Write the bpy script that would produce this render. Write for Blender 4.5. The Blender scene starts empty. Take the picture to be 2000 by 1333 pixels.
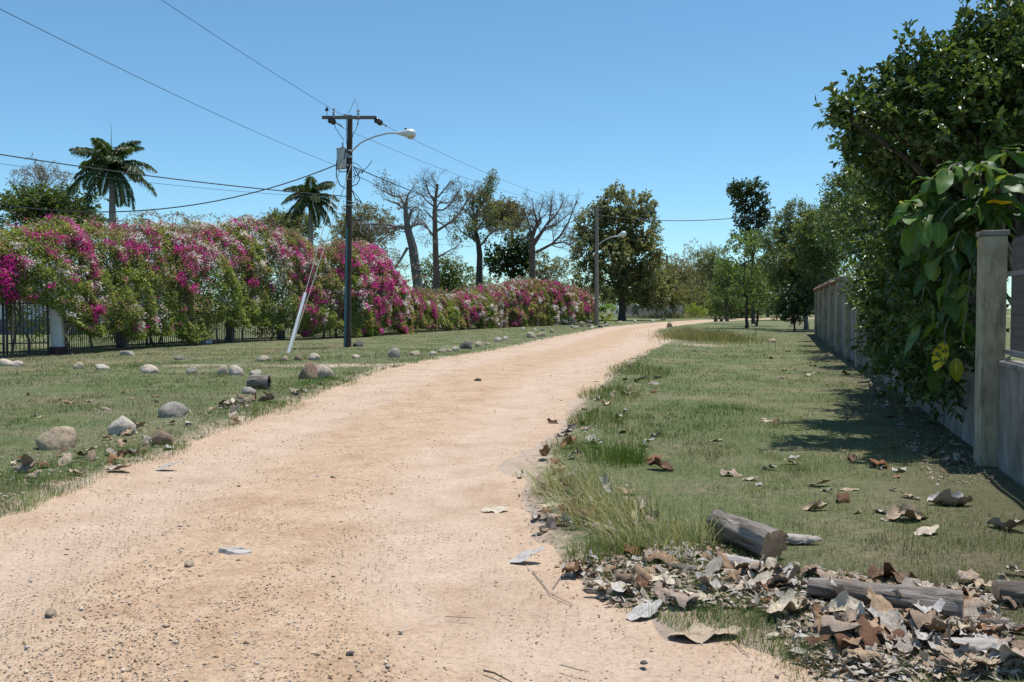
import bpy, math, random
import numpy as np
from mathutils import Vector, Matrix

# ------------------------------------------------------------------ camera, world, sun, exposure
scene = bpy.context.scene
COL = scene.collection
CAM_H = 1.6
FPX = 1780.0
PITCH = math.atan(66.5 / FPX)
cam_d = bpy.data.cameras.new('camera')
cam_d.sensor_width = 36.0
cam_d.lens = FPX / 2000.0 * 36.0
cam_d.clip_start = 0.05
cam_d.clip_end = 3000
cam = bpy.data.objects.new('camera', cam_d)
COL.objects.link(cam)
cam.location = (0, 0, CAM_H)
cam.rotation_euler = (math.pi / 2 - PITCH, 0, 0)
scene.camera = cam

SUN = Vector((0.20, 0.17, 0.96)).normalized()
world = bpy.data.worlds.new('World')
scene.world = world
world.use_nodes = True
wn = world.node_tree
sky = wn.nodes.new('ShaderNodeTexSky')
sky.sky_type = 'NISHITA'
sky.sun_disc = False
sky.sun_elevation = math.asin(SUN.z)
sky.sun_rotation = math.atan2(SUN.x, SUN.y)
sky.altitude = 1500
sky.air_density = 1.0
sky.dust_density = 1.0
sky.ozone_density = 6.0
tint = wn.nodes.new('ShaderNodeMix')
tint.data_type = 'RGBA'
tint.blend_type = 'MULTIPLY'
tint.inputs[0].default_value = 1.0
tint.inputs[7].default_value = (0.89, 1.11, 1.04, 1)
bg = wn.nodes['Background']
bg.inputs['Strength'].default_value = 0.116
wn.links.new(sky.outputs[0], tint.inputs[6])
wn.links.new(tint.outputs[2], bg.inputs['Color'])

sun_d = bpy.data.lights.new('sun', 'SUN')
sun_d.energy = 4.1
sun_d.angle = math.radians(0.53)
sun_d.color = (1.0, 0.965, 0.92)
sun_o = bpy.data.objects.new('sun', sun_d)
COL.objects.link(sun_o)
sun_o.rotation_euler = SUN.to_track_quat('Z', 'Y').to_euler()
sun_o.location = (0, 0, 40)

vs = scene.view_settings
vs.view_transform = 'Standard'
vs.look = 'None'
vs.exposure = 0.34
vs.gamma = 1.0
vs.use_curve_mapping = False
scene.render.engine = 'CYCLES'
scene.cycles.use_denoising = True
scene.cycles.max_bounces = 8
scene.cycles.diffuse_bounces = 3
scene.cycles.glossy_bounces = 2
scene.cycles.transmission_bounces = 3
scene.cycles.transparent_max_bounces = 4

# ------------------------------------------------------------------ helpers
rng = np.random.default_rng(7)
random.seed(7)
CP, SP = math.cos(PITCH), math.sin(PITCH)


def ray(px, py):
    xc = (px - 1000.0) / FPX
    yc = (666.5 - py) / FPX
    return xc, CP + yc * SP, yc * CP - SP


def G(px, py, z=0.0):
    dx, dy, dz = ray(px, py)
    t = (z - CAM_H) / dz
    return dx * t, dy * t


def P(px, py, Y):
    dx, dy, dz = ray(px, py)
    t = Y / dy
    return np.array((dx * t, Y, CAM_H + dz * t))


def _hash(i, j, k, seed):
    with np.errstate(over='ignore'):
        n = (i.astype(np.int64) * 374761393 + j.astype(np.int64) * 668265263 + k.astype(np.int64) * 1440662683 + seed * 974634721) & 0xFFFFFFFF
        n = ((n ^ (n >> 13)) * 1274126177) & 0xFFFFFFFF
        n = ((n ^ (n >> 16)) * 2246822519) & 0xFFFFFFFF
        n = n ^ (n >> 15)
    return n.astype(np.float64) / 4294967295.0


def vnoise(p, seed=0):
    p = np.asarray(p, float)
    f = np.floor(p)
    t = p - f
    t = t * t * (3 - 2 * t)
    i = f.astype(np.int64)
    out = 0
    for a in (0, 1):
        wa = t[:, 0] if a else 1 - t[:, 0]
        for b in (0, 1):
            wb = t[:, 1] if b else 1 - t[:, 1]
            for c in (0, 1):
                wc = t[:, 2] if c else 1 - t[:, 2]
                out = out + wa * wb * wc * _hash(i[:, 0] + a, i[:, 1] + b, i[:, 2] + c, seed)
    return out * 2 - 1


def n2(x, y, s, seed=0):
    x = np.asarray(x, float).ravel()
    y = np.asarray(y, float).ravel()
    return vnoise(np.stack([x / s, y / s, np.zeros_like(x) + seed * 3.7], 1), seed)


def unit(a):
    return a / np.maximum(np.linalg.norm(a, axis=-1, keepdims=True), 1e-9)


def sstep(a, b, x):
    t = np.clip((x - a) / (b - a), 0, 1)
    return t * t * (3 - 2 * t)


def new_mesh(name, V, F, col=None, smooth=False, uv=None):
    V = np.asarray(V, np.float32)
    F = np.asarray(F, np.int32)
    me = bpy.data.meshes.new(name)
    me.vertices.add(len(V))
    me.vertices.foreach_set('co', V.ravel())
    k = F.shape[1]
    me.loops.add(F.size)
    me.loops.foreach_set('vertex_index', F.ravel())
    me.polygons.add(len(F))
    me.polygons.foreach_set('loop_start', np.arange(0, F.size, k, dtype=np.int32))
    if smooth:
        me.polygons.foreach_set('use_smooth', np.ones(len(F), bool))
    me.update(calc_edges=True)
    if col is not None:
        at = me.color_attributes.new('Col', 'FLOAT_COLOR', 'POINT')
        c = np.ones((len(V), 4), np.float32)
        c[:, :3] = col
        at.data.foreach_set('color', c.ravel())
    if uv is not None:
        u = me.uv_layers.new(name='UVMap')
        u.data.foreach_set('uv', np.asarray(uv, np.float32)[F.ravel()].ravel())
    return me


def tag(o, label=None, cat=None, group=None, kind=None):
    if label:
        o['label'] = label
    if cat:
        o['category'] = cat
    if group:
        o['group'] = group
    if kind:
        o['kind'] = kind
    return o


def link(name, me, mat=None, parent=None, loc=None):
    o = bpy.data.objects.new(name, me)
    COL.objects.link(o)
    if mat is not None and me is not None and len(me.materials) == 0:
        me.materials.append(mat)
    if parent is not None:
        o.parent = parent
        if name in ('leaves', 'stems', 'spray_leaves', 'magenta_bracts', 'white_bracts'):
            o['kind'] = 'stuff'
    if loc is not None:
        o.location = loc
    return o


def empty(name, loc, label, cat, group=None, rz=0.0):
    o = bpy.data.objects.new(name, None)
    o.empty_display_size = 0.2
    COL.objects.link(o)
    o.location = loc
    o.rotation_euler = (0, 0, rz)
    return tag(o, label, cat, group)


class MB:
    """collects polygons, then builds one mesh"""

    def __init__(self):
        self.v = []
        self.f = []

    def box(self, c, s, rot=None):
        n = len(self.v)
        for dx, dy, dz in ((-1, -1, -1), (1, -1, -1), (1, 1, -1), (-1, 1, -1), (-1, -1, 1), (1, -1, 1), (1, 1, 1), (-1, 1, 1)):
            p = Vector((dx * s[0] / 2, dy * s[1] / 2, dz * s[2] / 2))
            if rot is not None:
                p = rot @ p
            self.v.append((p[0] + c[0], p[1] + c[1], p[2] + c[2]))
        for q in ((0, 3, 2, 1), (4, 5, 6, 7), (0, 1, 5, 4), (1, 2, 6, 5), (2, 3, 7, 6), (3, 0, 4, 7)):
            self.f.append(tuple(n + i for i in q))
        return self

    def tube(self, pts, rad, sides=8, cap=True):
        pts = [np.asarray(p, float) for p in pts]
        m = len(pts)
        if np.isscalar(rad):
            rad = [rad] * m
        n0 = len(self.v)
        ref = np.array((0.31, 0.17, 0.93))
        u = None
        for i in range(m):
            d = pts[min(i + 1, m - 1)] - pts[max(i - 1, 0)]
            d = d / max(np.linalg.norm(d), 1e-9)
            if u is None:
                u = np.cross(d, ref if abs(d @ ref) < 0.9 else np.array((1., 0, 0)))
            u = u - d * (u @ d)
            u = u / max(np.linalg.norm(u), 1e-9)
            w = np.cross(d, u)
            for k in range(sides):
                a = 2 * math.pi * k / sides
                q = pts[i] + rad[i] * (math.cos(a) * u + math.sin(a) * w)
                self.v.append((q[0], q[1], q[2]))
        for i in range(m - 1):
            for k in range(sides):
                a = n0 + i * sides + k
                b = n0 + i * sides + (k + 1) % sides
                self.f.append((a, b, b + sides, a + sides))
        if cap:
            self.f.append(tuple(n0 + k for k in range(sides))[::-1])
            self.f.append(tuple(n0 + (m - 1) * sides + k for k in range(sides)))
        return self

    def lathe(self, c, prof, sides=14):
        self.tube([(c[0], c[1], c[2] + z) for r, z in prof], [max(r, 1e-4) for r, z in prof], sides)
        return self

    def obj(self, name, mat, parent=None, loc=None, smooth=False, bevel=0):
        me = bpy.data.meshes.new(name)
        me.from_pydata(self.v, [], self.f)
        if smooth:
            me.polygons.foreach_set('use_smooth', np.ones(len(me.polygons), bool))
            me.set_sharp_from_angle(angle=math.radians(50))
        me.update()
        o = link(name, me, mat, parent, loc)
        if bevel:
            b = o.modifiers.new('bevel', 'BEVEL')
            b.width = bevel
            b.segments = 2
            b.limit_method = 'ANGLE'
        return o


# ------------------------------------------------------------------ materials
def nodemat(name):
    m = bpy.data.materials.new(name)
    m.use_nodes = True
    nt = m.node_tree
    return m, nt, nt.nodes['Principled BSDF']


def N(nt, t, **kw):
    n = nt.nodes.new(t)
    for k, v in kw.items():
        if k in n.inputs:
            n.inputs[k].default_value = v
        else:
            setattr(n, k, v)
    return n


def ramp(nt, fac, stops):
    r = nt.nodes.new('ShaderNodeValToRGB')
    e = r.color_ramp.elements
    while len(e) < len(stops):
        e.new(0.5)
    for el, (p, c) in zip(e, stops):
        el.position = p
        el.color = (c[0], c[1], c[2], 1)
    nt.links.new(fac, r.inputs[0])
    return r.outputs[0]


def mix(nt, fac, a, b, blend='MIX'):
    m = nt.nodes.new('ShaderNodeMix')
    m.data_type = 'RGBA'
    m.blend_type = blend
    for sock, v in ((m.inputs[0], fac), (m.inputs[6], a), (m.inputs[7], b)):
        if hasattr(v, 'is_linked'):
            nt.links.new(v, sock)
        elif isinstance(v, (int, float)):
            sock.default_value = v
        else:
            sock.default_value = (v[0], v[1], v[2], 1)
    return m.outputs[2]


def coords(nt, kind='Object'):
    return nt.nodes.new('ShaderNodeTexCoord').outputs[kind]


def noise(nt, vec, scale, detail=4, rough=0.6):
    n = N(nt, 'ShaderNodeTexNoise', Scale=scale, Detail=detail, Roughness=rough)
    if vec is not None:
        nt.links.new(vec, n.inputs['Vector'])
    return n.outputs[0]


def bump(nt, height, bsdf, dist=0.01, strength=0.6):
    b = N(nt, 'ShaderNodeBump', Strength=strength, Distance=dist)
    nt.links.new(height, b.inputs['Height'])
    nt.links.new(b.outputs[0], bsdf.inputs['Normal'])


def mapping(nt, vec, scale):
    m = N(nt, 'ShaderNodeMapping')
    m.inputs['Scale'].default_value = scale
    nt.links.new(vec, m.inputs['Vector'])
    return m.outputs[0]


def simple(name, stops, scale=6, rough=0.8, bumpd=0.0, stretch=None, metal=0.0, spec=0.3):
    """procedural surface: noise between the given colours + fine relief"""
    m, nt, b = nodemat(name)
    v = coords(nt)
    if stretch:
        v = mapping(nt, v, stretch)
    f = noise(nt, v, scale, 6, 0.65)
    k = len(stops)
    c = ramp(nt, f, [(0.3 + 0.4 * i / max(k - 1, 1), s) for i, s in enumerate(stops)])
    nt.links.new(c, b.inputs['Base Color'])
    b.inputs['Roughness'].default_value = rough
    b.inputs['Metallic'].default_value = metal
    b.inputs['Specular IOR Level'].default_value = spec
    if bumpd:
        bump(nt, noise(nt, v, scale * 4, 5, 0.7), b, bumpd)
    return m


def leafmat(name, transl=0.3, rough=0.45, spec=0.35, tint=(1.25, 1.2, 0.6)):
    m, nt, b = nodemat(name)
    a = N(nt, 'ShaderNodeVertexColor', layer_name='Col')
    nt.links.new(a.outputs[0], b.inputs['Base Color'])
    b.inputs['Roughness'].default_value = rough
    b.inputs['Specular IOR Level'].default_value = spec
    t = N(nt, 'ShaderNodeBsdfTranslucent')
    tc = mix(nt, 1.0, a.outputs[0], tint, 'MULTIPLY')
    nt.links.new(tc, t.inputs[0])
    mx = N(nt, 'ShaderNodeMixShader')
    mx.inputs[0].default_value = transl
    nt.links.new(b.outputs[0], mx.inputs[1])
    nt.links.new(t.outputs[0], mx.inputs[2])
    nt.links.new(mx.outputs[0], nt.nodes['Material Output'].inputs[0])
    return m


M = {}
M['leaf'] = leafmat('leaf_green', 0.48)
M['gloss_leaf'] = leafmat('leaf_glossy', 0.33, 0.36, 0.45)
M['bract'] = leafmat('bract', 0.52, 0.7, 0.1, (1.15, 1.0, 1.1))
M['grass'] = leafmat('grass_blade', 0.3, 0.6, 0.2)
M['bark_grey'] = simple('bark_grey', [(0.06, 0.052, 0.045), (0.15, 0.135, 0.12), (0.23, 0.21, 0.185)], 3, 0.9, 0.02, (3, 3, 0.7))
M['bark_red'] = simple('bark_red', [(0.07, 0.045, 0.035), (0.17, 0.11, 0.085), (0.23, 0.17, 0.14)], 3, 0.9, 0.02, (3, 3, 0.7))
M['bark_dark'] = simple('bark_dark', [(0.035, 0.028, 0.022), (0.09, 0.075, 0.06)], 4, 0.9, 0.02, (3, 3, 0.7))
M['twig'] = simple('twig', [(0.15, 0.13, 0.11), (0.29, 0.25, 0.21)], 2, 0.9)
M['palm_trunk'] = simple('palm_trunk', [(0.16, 0.15, 0.13), (0.30, 0.28, 0.25)], 3, 0.9, 0.01, (1, 1, 5))
M['palm_green'] = simple('palm_shaft', [(0.05, 0.10, 0.03), (0.10, 0.16, 0.06)], 3, 0.5)
M['concrete'] = None
M['black_metal'] = simple('black_painted_metal', [(0.010, 0.012, 0.015), (0.028, 0.03, 0.034)], 20, 0.45, 0, None, 0.0, 0.5)
M['rail_metal'] = simple('grey_painted_metal', [(0.16, 0.15, 0.15), (0.32, 0.30, 0.29)], 14, 0.6, 0, None, 0.0, 0.4)
M['rust_bar'] = simple('weathered_bar', [(0.10, 0.075, 0.065), (0.19, 0.16, 0.145)], 18, 0.7)
M['galv'] = simple('galvanised_steel', [(0.36, 0.38, 0.40), (0.52, 0.54, 0.56)], 9, 0.42, 0, None, 0.55, 0.5)
M['lamp_shell'] = simple('lamp_shell', [(0.55, 0.57, 0.58), (0.68, 0.70, 0.71)], 6, 0.4, 0, None, 0.25, 0.5)
M['lamp_lens'] = simple('lamp_lens', [(0.42, 0.36, 0.30), (0.52, 0.46, 0.40)], 8, 0.25)
M['transformer'] = simple('transformer_paint', [(0.36, 0.37, 0.40), (0.46, 0.47, 0.49)], 5, 0.5)
M['pole_wood'] = simple('creosoted_wood', [(0.022, 0.016, 0.013), (0.07, 0.05, 0.04), (0.11, 0.085, 0.07)], 5, 0.85, 0.01, (6, 6, 0.5))
M['arm_wood'] = simple('crossarm_wood', [(0.10, 0.09, 0.08), (0.2, 0.18, 0.16)], 6, 0.85, 0.005, (0.6, 5, 5))
M['pole_conc'] = simple('pole_concrete', [(0.20, 0.17, 0.14), (0.33, 0.28, 0.24)], 4, 0.85, 0.006, (4, 4, 0.8))
M['ceramic'] = simple('brown_ceramic', [(0.012, 0.010, 0.010), (0.035, 0.028, 0.026)], 10, 0.2, 0, None, 0, 0.6)
M['cutout'] = simple('grey_ceramic', [(0.28, 0.28, 0.29), (0.42, 0.42, 0.43)], 10, 0.35)
M['wire'] = simple('cable_black', [(0.02, 0.02, 0.022), (0.045, 0.045, 0.05)], 10, 0.6)
M['wire_al'] = simple('conductor_aluminium', [(0.14, 0.15, 0.17), (0.24, 0.25, 0.27)], 10, 0.5, 0, None, 0.5)
M['guy'] = simple('guy_strand', [(0.45, 0.42, 0.34), (0.58, 0.54, 0.45)], 10, 0.5, 0, None, 0.2)
M['white_pvc'] = simple('white_pvc', [(0.62, 0.64, 0.66), (0.76, 0.78, 0.80)], 3, 0.4)
M['blue_pvc'] = simple('blue_pvc', [(0.06, 0.17, 0.22), (0.10, 0.25, 0.31)], 3, 0.5)
M['white_wall'] = simple('white_wash', [(0.48, 0.46, 0.47), (0.66, 0.65, 0.66), (0.74, 0.73, 0.73)], 4, 0.85, 0.004)
M['maroon'] = simple('maroon_paint', [(0.05, 0.022, 0.02), (0.11, 0.05, 0.045)], 5, 0.8, 0.004)
M['red_tile'] = simple('red_tile', [(0.20, 0.10, 0.08), (0.33, 0.19, 0.15), (0.40, 0.29, 0.25)], 6, 0.8, 0.006)
M['house_white'] = simple('house_white', [(0.55, 0.58, 0.62), (0.68, 0.70, 0.74)], 1.2, 0.85)
M['house_grey'] = simple('house_grey', [(0.10, 0.11, 0.13), (0.17, 0.18, 0.2)], 2, 0.85)
M['picket'] = simple('weathered_picket', [(0.30, 0.29, 0.28), (0.48, 0.46, 0.44)], 1.5, 0.9)
M['rubble'] = simple('rubble', [(0.25, 0.23, 0.2), (0.42, 0.40, 0.37)], 2.5, 0.9, 0.02)
M['slab'] = simple('grey_slab', [(0.24, 0.22, 0.2), (0.40, 0.37, 0.34), (0.5, 0.46, 0.42)], 14, 0.9, 0.004)
M['log'] = simple('dry_log', [(0.055, 0.042, 0.034), (0.24, 0.20, 0.17), (0.44, 0.40, 0.36)], 5, 0.9, 0.05, (0.45, 6, 6))
M['cut'] = simple('cut_wood', [(0.34, 0.19, 0.11), (0.55, 0.37, 0.24)], 14, 0.85, 0.003)
M['bark_roll'] = simple('pale_bark', [(0.20, 0.165, 0.14), (0.34, 0.30, 0.27), (0.47, 0.44, 0.41)], 9, 0.6, 0.004, (0.7, 4, 4))


def wall_mat():
    m, nt, b = nodemat('stained_plaster')
    v = coords(nt)
    c = ramp(nt, noise(nt, v, 2.2, 6, 0.65), [(0.3, (0.17, 0.155, 0.135)), (0.5, (0.265, 0.24, 0.21)), (0.72, (0.35, 0.32, 0.275))])
    st = mapping(nt, v, (1.0, 1.0, 0.42))
    s = ramp(nt, noise(nt, st, 3.0, 6, 0.7), [(0.42, (1.12, 1.12, 1.12)), (0.55, (0.7, 0.68, 0.66)), (0.68, (0.3, 0.29, 0.28))])
    c = mix(nt, 0.9, c, s, 'MULTIPLY')
    nt.links.new(c, b.inputs['Base Color'])
    b.inputs['Roughness'].default_value = 0.92
    bump(nt, noise(nt, v, 22, 6, 0.7), b, 0.006)
    return m


def pillar_mat():
    m, nt, b = nodemat('stained_cream_paint')
    v = coords(nt)
    c = ramp(nt, noise(nt, v, 3, 6, 0.65), [(0.3, (0.27, 0.22, 0.145)), (0.55, (0.42, 0.36, 0.25)), (0.75, (0.5, 0.44, 0.33))])
    st = mapping(nt, v, (4, 4, 0.8))
    s = ramp(nt, noise(nt, st, 3.0, 6, 0.7), [(0.5, (1, 1, 1)), (0.68, (0.35, 0.33, 0.32))])
    c = mix(nt, 0.8, c, s, 'MULTIPLY')
    nt.links.new(c, b.inputs['Base Color'])
    b.inputs['Roughness'].default_value = 0.9
    bump(nt, noise(nt, v, 25, 6, 0.7), b, 0.005)
    return m


def rock_mat():
    m, nt, b = nodemat('field_stone')
    v = coords(nt)
    oi = N(nt, 'ShaderNodeObjectInfo')
    base = ramp(nt, oi.outputs['Random'], [(0.0, (0.30, 0.27, 0.23)), (0.35, (0.42, 0.38, 0.33)), (0.7, (0.36, 0.345, 0.33)), (1.0, (0.46, 0.43, 0.38))])
    sp = ramp(nt, noise(nt, v, 7, 10, 0.78), [(0.34, (0.34, 0.31, 0.29)), (0.52, (0.95, 0.93, 0.9)), (0.72, (1.25, 1.2, 1.1))])
    c = mix(nt, 0.9, base, sp, 'MULTIPLY')
    oc = N(nt, 'ShaderNodeMix', data_type='RGBA', blend_type='MULTIPLY')
    oc.inputs[0].default_value = 1.0
    nt.links.new(c, oc.inputs[6])
    nt.links.new(oi.outputs['Color'], oc.inputs[7])
    nt.links.new(oc.outputs[2], b.inputs['Base Color'])
    b.inputs['Roughness'].default_value = 0.92
    bump(nt, noise(nt, v, 9, 10, 0.75), b, 0.08)
    return m


def deadleaf_mat():
    m, nt, b = nodemat('dead_leaf')
    oi = N(nt, 'ShaderNodeObjectInfo')
    base = oi.outputs['Color']
    v = coords(nt)
    sp = ramp(nt, noise(nt, v, 18, 6, 0.7), [(0.3, (0.5, 0.46, 0.42)), (0.55, (1, 1, 1)), (0.8, (1.1, 1.08, 1.05))])
    c = mix(nt, 0.8, base, sp, 'MULTIPLY')
    uvn = N(nt, 'ShaderNodeUVMap', uv_map='UVMap')
    sep = N(nt, 'ShaderNodeSeparateXYZ')
    nt.links.new(uvn.outputs[0], sep.inputs[0])
    mid = N(nt, 'ShaderNodeMath', operation='SUBTRACT')
    nt.links.new(sep.outputs[1], mid.inputs[0])
    mid.inputs[1].default_value = 0.5
    ab = N(nt, 'ShaderNodeMath', operation='ABSOLUTE')
    nt.links.new(mid.outputs[0], ab.inputs[0])
    rib = ramp(nt, ab.outputs[0], [(0.0, (0.72, 0.66, 0.58)), (0.05, (1, 1, 1))])
    c = mix(nt, 1.0, c, rib, 'MULTIPLY')
    geo = N(nt, 'ShaderNodeNewGeometry')
    under = mix(nt, geo.outputs['Backfacing'], c, mix(nt, 1.0, c, (0.75, 0.62, 0.52), 'MULTIPLY'))
    nt.links.new(under, b.inputs['Base Color'])
    b.inputs['Roughness'].default_value = 0.75
    b.inputs['Specular IOR Level'].default_value = 0.2
    # side veins as fine relief
    ma = N(nt, 'ShaderNodeMath', operation='MULTIPLY_ADD')
    nt.links.new(ab.outputs[0], ma.inputs[0])
    ma.inputs[1].default_value = -0.9
    nt.links.new(sep.outputs[0], ma.inputs[2])
    sn = N(nt, 'ShaderNodeMath', operation='MULTIPLY')
    nt.links.new(ma.outputs[0], sn.inputs[0])
    sn.inputs[1].default_value = 75.0
    si = N(nt, 'ShaderNodeMath', operation='SINE')
    nt.links.new(sn.outputs[0], si.inputs[0])
    bump(nt, si.outputs[0], b, 0.002, 0.22)
    return m


def biggreen_mat():
    m, nt, b = nodemat('large_green_leaf')
    oi = N(nt, 'ShaderNodeObjectInfo')
    base = ramp(nt, oi.outputs['Random'], [(0.0, (0.035, 0.085, 0.02)), (0.4, (0.065, 0.14, 0.028)), (0.75, (0.12, 0.21, 0.04)), (1.0, (0.18, 0.26, 0.05))])
    oc = mix(nt, 1.0, base, (1, 1, 1), 'MULTIPLY')
    mm = nt.nodes[-1]
    nt.links.new(oi.outputs['Color'], mm.inputs[7])
    uvn = N(nt, 'ShaderNodeUVMap', uv_map='UVMap')
    sep = N(nt, 'ShaderNodeSeparateXYZ')
    nt.links.new(uvn.outputs[0], sep.inputs[0])
    mid = N(nt, 'ShaderNodeMath', operation='SUBTRACT')
    nt.links.new(sep.outputs[1], mid.inputs[0])
    mid.inputs[1].default_value = 0.5
    ab = N(nt, 'ShaderNodeMath', operation='ABSOLUTE')
    nt.links.new(mid.outputs[0], ab.inputs[0])
    rib = ramp(nt, ab.outputs[0], [(0.0, (1.7, 1.5, 1.5)), (0.04, (1, 1, 1))])
    c = mix(nt, 1.0, mm.outputs[2], rib, 'MULTIPLY')
    nt.links.new(c, b.inputs['Base Color'])
    b.inputs['Roughness'].default_value = 0.46
    b.inputs['Specular IOR Level'].default_value = 0.4
    ma = N(nt, 'ShaderNodeMath', operation='MULTIPLY_ADD')
    nt.links.new(ab.outputs[0], ma.inputs[0])
    ma.inputs[1].default_value = -0.9
    nt.links.new(sep.outputs[0], ma.inputs[2])
    sn = N(nt, 'ShaderNodeMath', operation='MULTIPLY')
    nt.links.new(ma.outputs[0], sn.inputs[0])
    sn.inputs[1].default_value = 60.0
    si = N(nt, 'ShaderNodeMath', operation='SINE')
    nt.links.new(sn.outputs[0], si.inputs[0])
    bump(nt, si.outputs[0], b, 0.0015, 0.15)
    t = N(nt, 'ShaderNodeBsdfTranslucent')
    nt.links.new(mix(nt, 1.0, c, (1.5, 1.4, 0.5), 'MULTIPLY'), t.inputs[0])
    mx = N(nt, 'ShaderNodeMixShader')
    mx.inputs[0].default_value = 0.35
    nt.links.new(b.outputs[0], mx.inputs[1])
    nt.links.new(t.outputs[0], mx.inputs[2])
    nt.links.new(mx.outputs[0], nt.nodes['Material Output'].inputs[0])
    return m


def road_mat():
    m, nt, b = nodemat('dirt_road')
    v = coords(nt)
    uvn = N(nt, 'ShaderNodeUVMap', uv_map='UVMap')
    sep = N(nt, 'ShaderNodeSeparateXYZ')
    nt.links.new(uvn.outputs[0], sep.inputs[0])
    wob = N(nt, 'ShaderNodeMath', operation='MULTIPLY_ADD')
    nt.links.new(noise(nt, v, 0.7, 4, 0.6), wob.inputs[0])
    wob.inputs[1].default_value = 0.22
    nt.links.new(sep.outputs[0], wob.inputs[2])
    sh = N(nt, 'ShaderNodeMath', operation='SUBTRACT')
    nt.links.new(wob.outputs[0], sh.inputs[0])
    sh.inputs[1].default_value = 0.11
    band = ramp(nt, sh.outputs[0], [(0.05, (0.5, 0.5, 0.5)), (0.16, (0.95, 0.95, 0.95)), (0.27, (0.9, 0.9, 0.9)), (0.4, (0.15, 0.15, 0.15)),
                                    (0.62, (0.12, 0.12, 0.12)), (0.76, (0.95, 0.95, 0.95)), (0.9, (0.9, 0.9, 0.9)), (1.0, (0.5, 0.5, 0.5))])
    pale = ramp(nt, noise(nt, v, 2.4, 6, 0.65), [(0.3, (0.46, 0.345, 0.255)), (0.55, (0.525, 0.405, 0.31)), (0.8, (0.575, 0.465, 0.375))])
    grav = ramp(nt, noise(nt, v, 3.2, 6, 0.7), [(0.28, (0.375, 0.255, 0.165)), (0.5, (0.47, 0.34, 0.23)), (0.75, (0.54, 0.42, 0.315))])
    fb = N(nt, 'ShaderNodeSeparateColor')
    nt.links.new(band, fb.inputs[0])
    c = mix(nt, fb.outputs[0], grav, pale)
    vo = N(nt, 'ShaderNodeTexVoronoi', Scale=55.0)
    nt.links.new(v, vo.inputs['Vector'])
    vs_ = N(nt, 'ShaderNodeSeparateColor')
    nt.links.new(vo.outputs['Color'], vs_.inputs[0])
    cell = ramp(nt, vs_.outputs[0], [(0.0, (0.72, 0.66, 0.6)), (0.3, (0.98, 0.96, 0.94)), (0.75, (1.03, 1.01, 0.98)), (1.0, (1.22, 1.15, 1.04))])
    cf = N(nt, 'ShaderNodeMath', operation='MULTIPLY_ADD')
    nt.links.new(fb.outputs[0], cf.inputs[0])
    cf.inputs[1].default_value = -0.65
    cf.inputs[2].default_value = 0.9
    c = mix(nt, cf.outputs[0], c, mix(nt, 1.0, c, cell, 'MULTIPLY'))
    blot = ramp(nt, noise(nt, v, 1.1, 5, 0.6), [(0.33, (0.86, 0.81, 0.76)), (0.5, (1, 1, 1)), (0.7, (1.04, 1.03, 1.03))])
    c = mix(nt, 0.8, c, blot, 'MULTIPLY')
    fine = ramp(nt, noise(nt, v, 30, 9, 0.85), [(0.36, (0.5, 0.44, 0.38)), (0.47, (0.95, 0.94, 0.93)), (0.66, (1.16, 1.14, 1.12))])
    c = mix(nt, 0.75, c, fine, 'MULTIPLY')
    v2 = N(nt, 'ShaderNodeTexVoronoi', Scale=17.0)
    v2.inputs['Randomness'].default_value = 1.0
    nt.links.new(v, v2.inputs['Vector'])
    d2 = ramp(nt, v2.outputs['Distance'], [(0.07, (1, 1, 1)), (0.13, (0, 0, 0))])
    s2 = N(nt, 'ShaderNodeSeparateColor')
    nt.links.new(d2, s2.inputs[0])
    k2 = N(nt, 'ShaderNodeSeparateColor')
    nt.links.new(v2.outputs['Color'], k2.inputs[0])
    chip = ramp(nt, k2.outputs[1], [(0.0, (0.34, 0.25, 0.19)), (0.3, (0.50, 0.42, 0.35)), (0.7, (0.60, 0.54, 0.48)), (1.0, (0.42, 0.40, 0.39))])
    c = mix(nt, s2.outputs[0], c, chip)
    nt.links.new(c, b.inputs['Base Color'])
    b.inputs['Roughness'].default_value = 0.95
    b.inputs['Specular IOR Level'].default_value = 0.1
    hsum = N(nt, 'ShaderNodeMath', operation='MULTIPLY_ADD')
    nt.links.new(vo.outputs['Distance'], hsum.inputs[0])
    hsum.inputs[1].default_value = -0.35
    nt.links.new(noise(nt, v, 14, 8, 0.75), hsum.inputs[2])
    bump(nt, hsum.outputs[0], b, 0.02, 0.7)
    return m


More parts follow.
